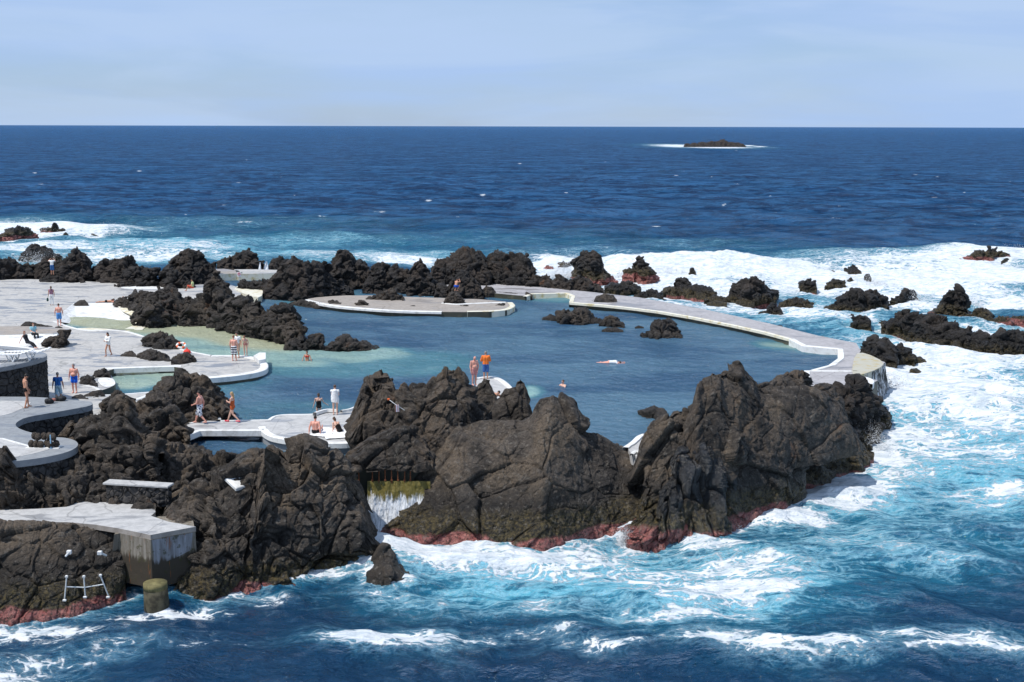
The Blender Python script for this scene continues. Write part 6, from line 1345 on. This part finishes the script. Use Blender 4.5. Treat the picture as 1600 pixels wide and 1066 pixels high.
# planter of stones
pe = empty('stone_planter', on_z(np.array(68.), np.array(699.), ZT + .02), 'ring of dark stones standing on the curved terrace floor', 'planter')
r = random.Random(9)
for i in range(11):
    lx = -.55 + (i % 6) * .23 + (i // 6) * .1; lz = .16 + (i // 6) * .33
    n = 26; th, ph = np.meshgrid(np.linspace(0, 2 * math.pi, n), np.linspace(.01, math.pi - .01, n)); d = np.stack([np.sin(ph) * np.cos(th), np.sin(ph) * np.sin(th), np.cos(ph)], -1)
    rad = .17 * (1 + .35 * fbm(d.reshape(-1, 3) * 1.6 + i * 7, 3, i).reshape(n, n)); Vv = d * rad[..., None] * np.array([.85, .9, 1.05]); me = grid_mesh('stone', Vv, MAT['brown'], attrs={'tide': np.full((n, n), 5.0)}, flip=True)
    o = link('stone', me, pe); o.location = (lx, r.uniform(-.12, .12) + .1 * (i // 6), lz)
mb = MB(); mb.box((0, .02, -.01), (1.55, .5, .06), 0, .01); mb.obj('white_footing', MAT['white'], pe)
mb = MB(); mb.tube((.42, -.22, 0), (.42, -.22, .62), .025, .025, 8); mb.obj('blue_post', cl('light blue pipe', (.30, .55, .75)), pe)
# broken handrails on the cliff foot
rl = empty('handrail', on_sea(np.array(133.), np.array(945.)) + np.array([0, -.05, .6]), 'broken white handrail of three posts and a bar on the dark cliff foot', 'handrail'); s_ = 51.0 / F
D0 = float(np.hypot(*np.array(rl.location)[:2]))
def rp_(x, y, d=0.0): return at_dist(np.array(float(x)), np.array(float(y)), D0 - .55 + d) - np.array(rl.location)
for (x0_, y0_, x1_, y1_) in ((104, 902, 101, 935), (131, 902, 133, 930), (157, 900, 169, 930)):
    mb = MB(); mb.tube(rp_(x0_, y0_), rp_(x1_, y1_), .028, .028, 8, 1); mb.box(rp_(x0_, y0_ - 1), (.11, .08, .10), 0, .02); mb.box(rp_(x1_, y1_ + 3), (.14, .1, .09), 0, .02); mb.obj('post', MAT['pipe'], rl)
mb = MB(); mb.tube(rp_(104, 917), rp_(132, 918), .025, .025, 8, 1); mb.tube(rp_(132, 918), rp_(163, 913), .025, .025, 8, 1); mb.obj('rail_bar', MAT['pipe'], rl)
for (x0_, y0_, x1_, y1_, lb) in ((103, 869, 108, 863, 'white bracket stub sticking out of the cliff, left of the pair'), (156, 864, 166, 868, 'white bracket stub sticking out of the cliff, right of the pair')):
    a = at_dist(np.array(float(x0_)), np.array(float(y0_)), 50.7); b = at_dist(np.array(float(x1_)), np.array(float(y1_)), 51.0); mb = MB(); mb.tube(a, b, .045, .04, 8, 1); mb.box((a if x0_ > 120 else b), (.17, .14, .16), 0, .02); o = mb.obj('bracket', MAT['pipe']); recentre(o); setp(o, lb, 'bracket', 'rail brackets left on the cliff')
# little flag on a line across the dark rock
q0 = at_dist(np.array(607.), np.array(624.), 61.4); q1 = at_dist(np.array(632.), np.array(641.), 61.2); q2 = at_dist(np.array(619.), np.array(633.), 61.2); ll = empty('rope_line', q2, 'thin rope with a little white and red cloth hanging on the dark rock', 'rope')
mb = MB(); mb.tube(q0 - q2, (0, 0, 0), .018, .018, 6, 1); mb.tube((0, 0, 0), q1 - q2, .015, .015, 6, 1); mb.obj('rope', MAT['pipe'], ll); mb = MB(); mb.box((.06, -.04, -.16), (.16, .03, .36), .3, .01); mb.obj('cloth', striped('red_white_cloth', (.78, .76, .76), (.55, .2, .2), 9, 0, .6), ll)
mb = MB(); mb.box(q0 - q2, (.12, .08, .08), 0, .01); mb.obj('anchor', cl('ring orange', (.80, .16, .05)), ll)

# ------------------------------------------------------------------ spray thrown up where the surf hits the rocks
SPM = NT('white_spray'); SPM.bsdf((.78, .80, .82), .9, None, .2)
def spray(px, py, w, h, n, seed, lean=0.0):
    r = np.random.default_rng(seed); n = int(n * (2.2 if py > 650 else 1.3)); c = on_sea(np.array(float(px)), np.array(float(py))); v = []; f = []
    t = r.random(n) ** 1.6; ang = r.normal(0, .45, n) + lean; x = np.sin(ang) * t * h * .6 + r.normal(0, w * .5, n) * (1 - .3 * t); y = r.normal(0, w * .35, n); z = t * h * np.cos(ang * .7) - .1
    k = fbm(np.stack([x * 1.3, y * 1.3, z * 1.3], -1) + seed, 3, seed); keep = k > -.08; x, y, z, t = x[keep], y[keep], z[keep], t[keep]; s = (.13 - .08 * t) * (.32 if c[1] < 78 else .8) * r.uniform(.35, 1.0, len(x))
    for i in range(len(x)):
        d = r.normal(0, 1, (4, 3)); d /= np.linalg.norm(d, axis=1, keepdims=True); b = len(v)
        for q in d: v.append((x[i] + q[0] * s[i], y[i] + q[1] * s[i], z[i] + q[2] * s[i]))
        f += [(b, b + 1, b + 2), (b, b + 2, b + 3), (b, b + 3, b + 1), (b + 1, b + 3, b + 2)]
    o = link('sea_spray', pmesh('sea_spray', v, f, SPM.m, True)); o.location = c; return setp(o, 'burst of white spray where the surf hits the black rocks', 'sea spray', kind='stuff')
for a_ in ((882, 436, 2.6, 3.2, 2600, 1, .2), (870, 440, 2.2, 1.6, 1500, 2, 0), (978, 432, 1.8, 2.0, 900, 3, 0), (1045, 430, 3, 1.6, 1500, 4, 0), (1135, 424, 4, 1.3, 1500, 5, 0), (1365, 446, 2.5, 1.6, 1200, 6, 0), (1432, 476, 2.2, 1.8, 1200, 7, .2),
           (1522, 482, 2.0, 2.0, 1300, 8, -.2), (165, 368, 5, 2.4, 2200, 9, .3), (82, 366, 3, 1.2, 900, 10, 0), (980, 846, .5, .9, 1500, 11, 0), (1372, 690, 1.0, 1.4, 900, 12, .2), (60, 408, 3.5, 1.6, 1500, 13, 0),
           (1150, 828, .7, .6, 700, 14, 0), (600, 862, .8, .7, 900, 15, 0), (1385, 606, 1.6, 1.3, 1000, 16, .2), (1582, 400, 2.6, 1.8, 1000, 17, 0), (1500, 398, 3.0, 1.0, 800, 18, 0), (1300, 425, 3, 1.0, 900, 19, 0)):
    spray(*a_)
build_pool()
build_sea()
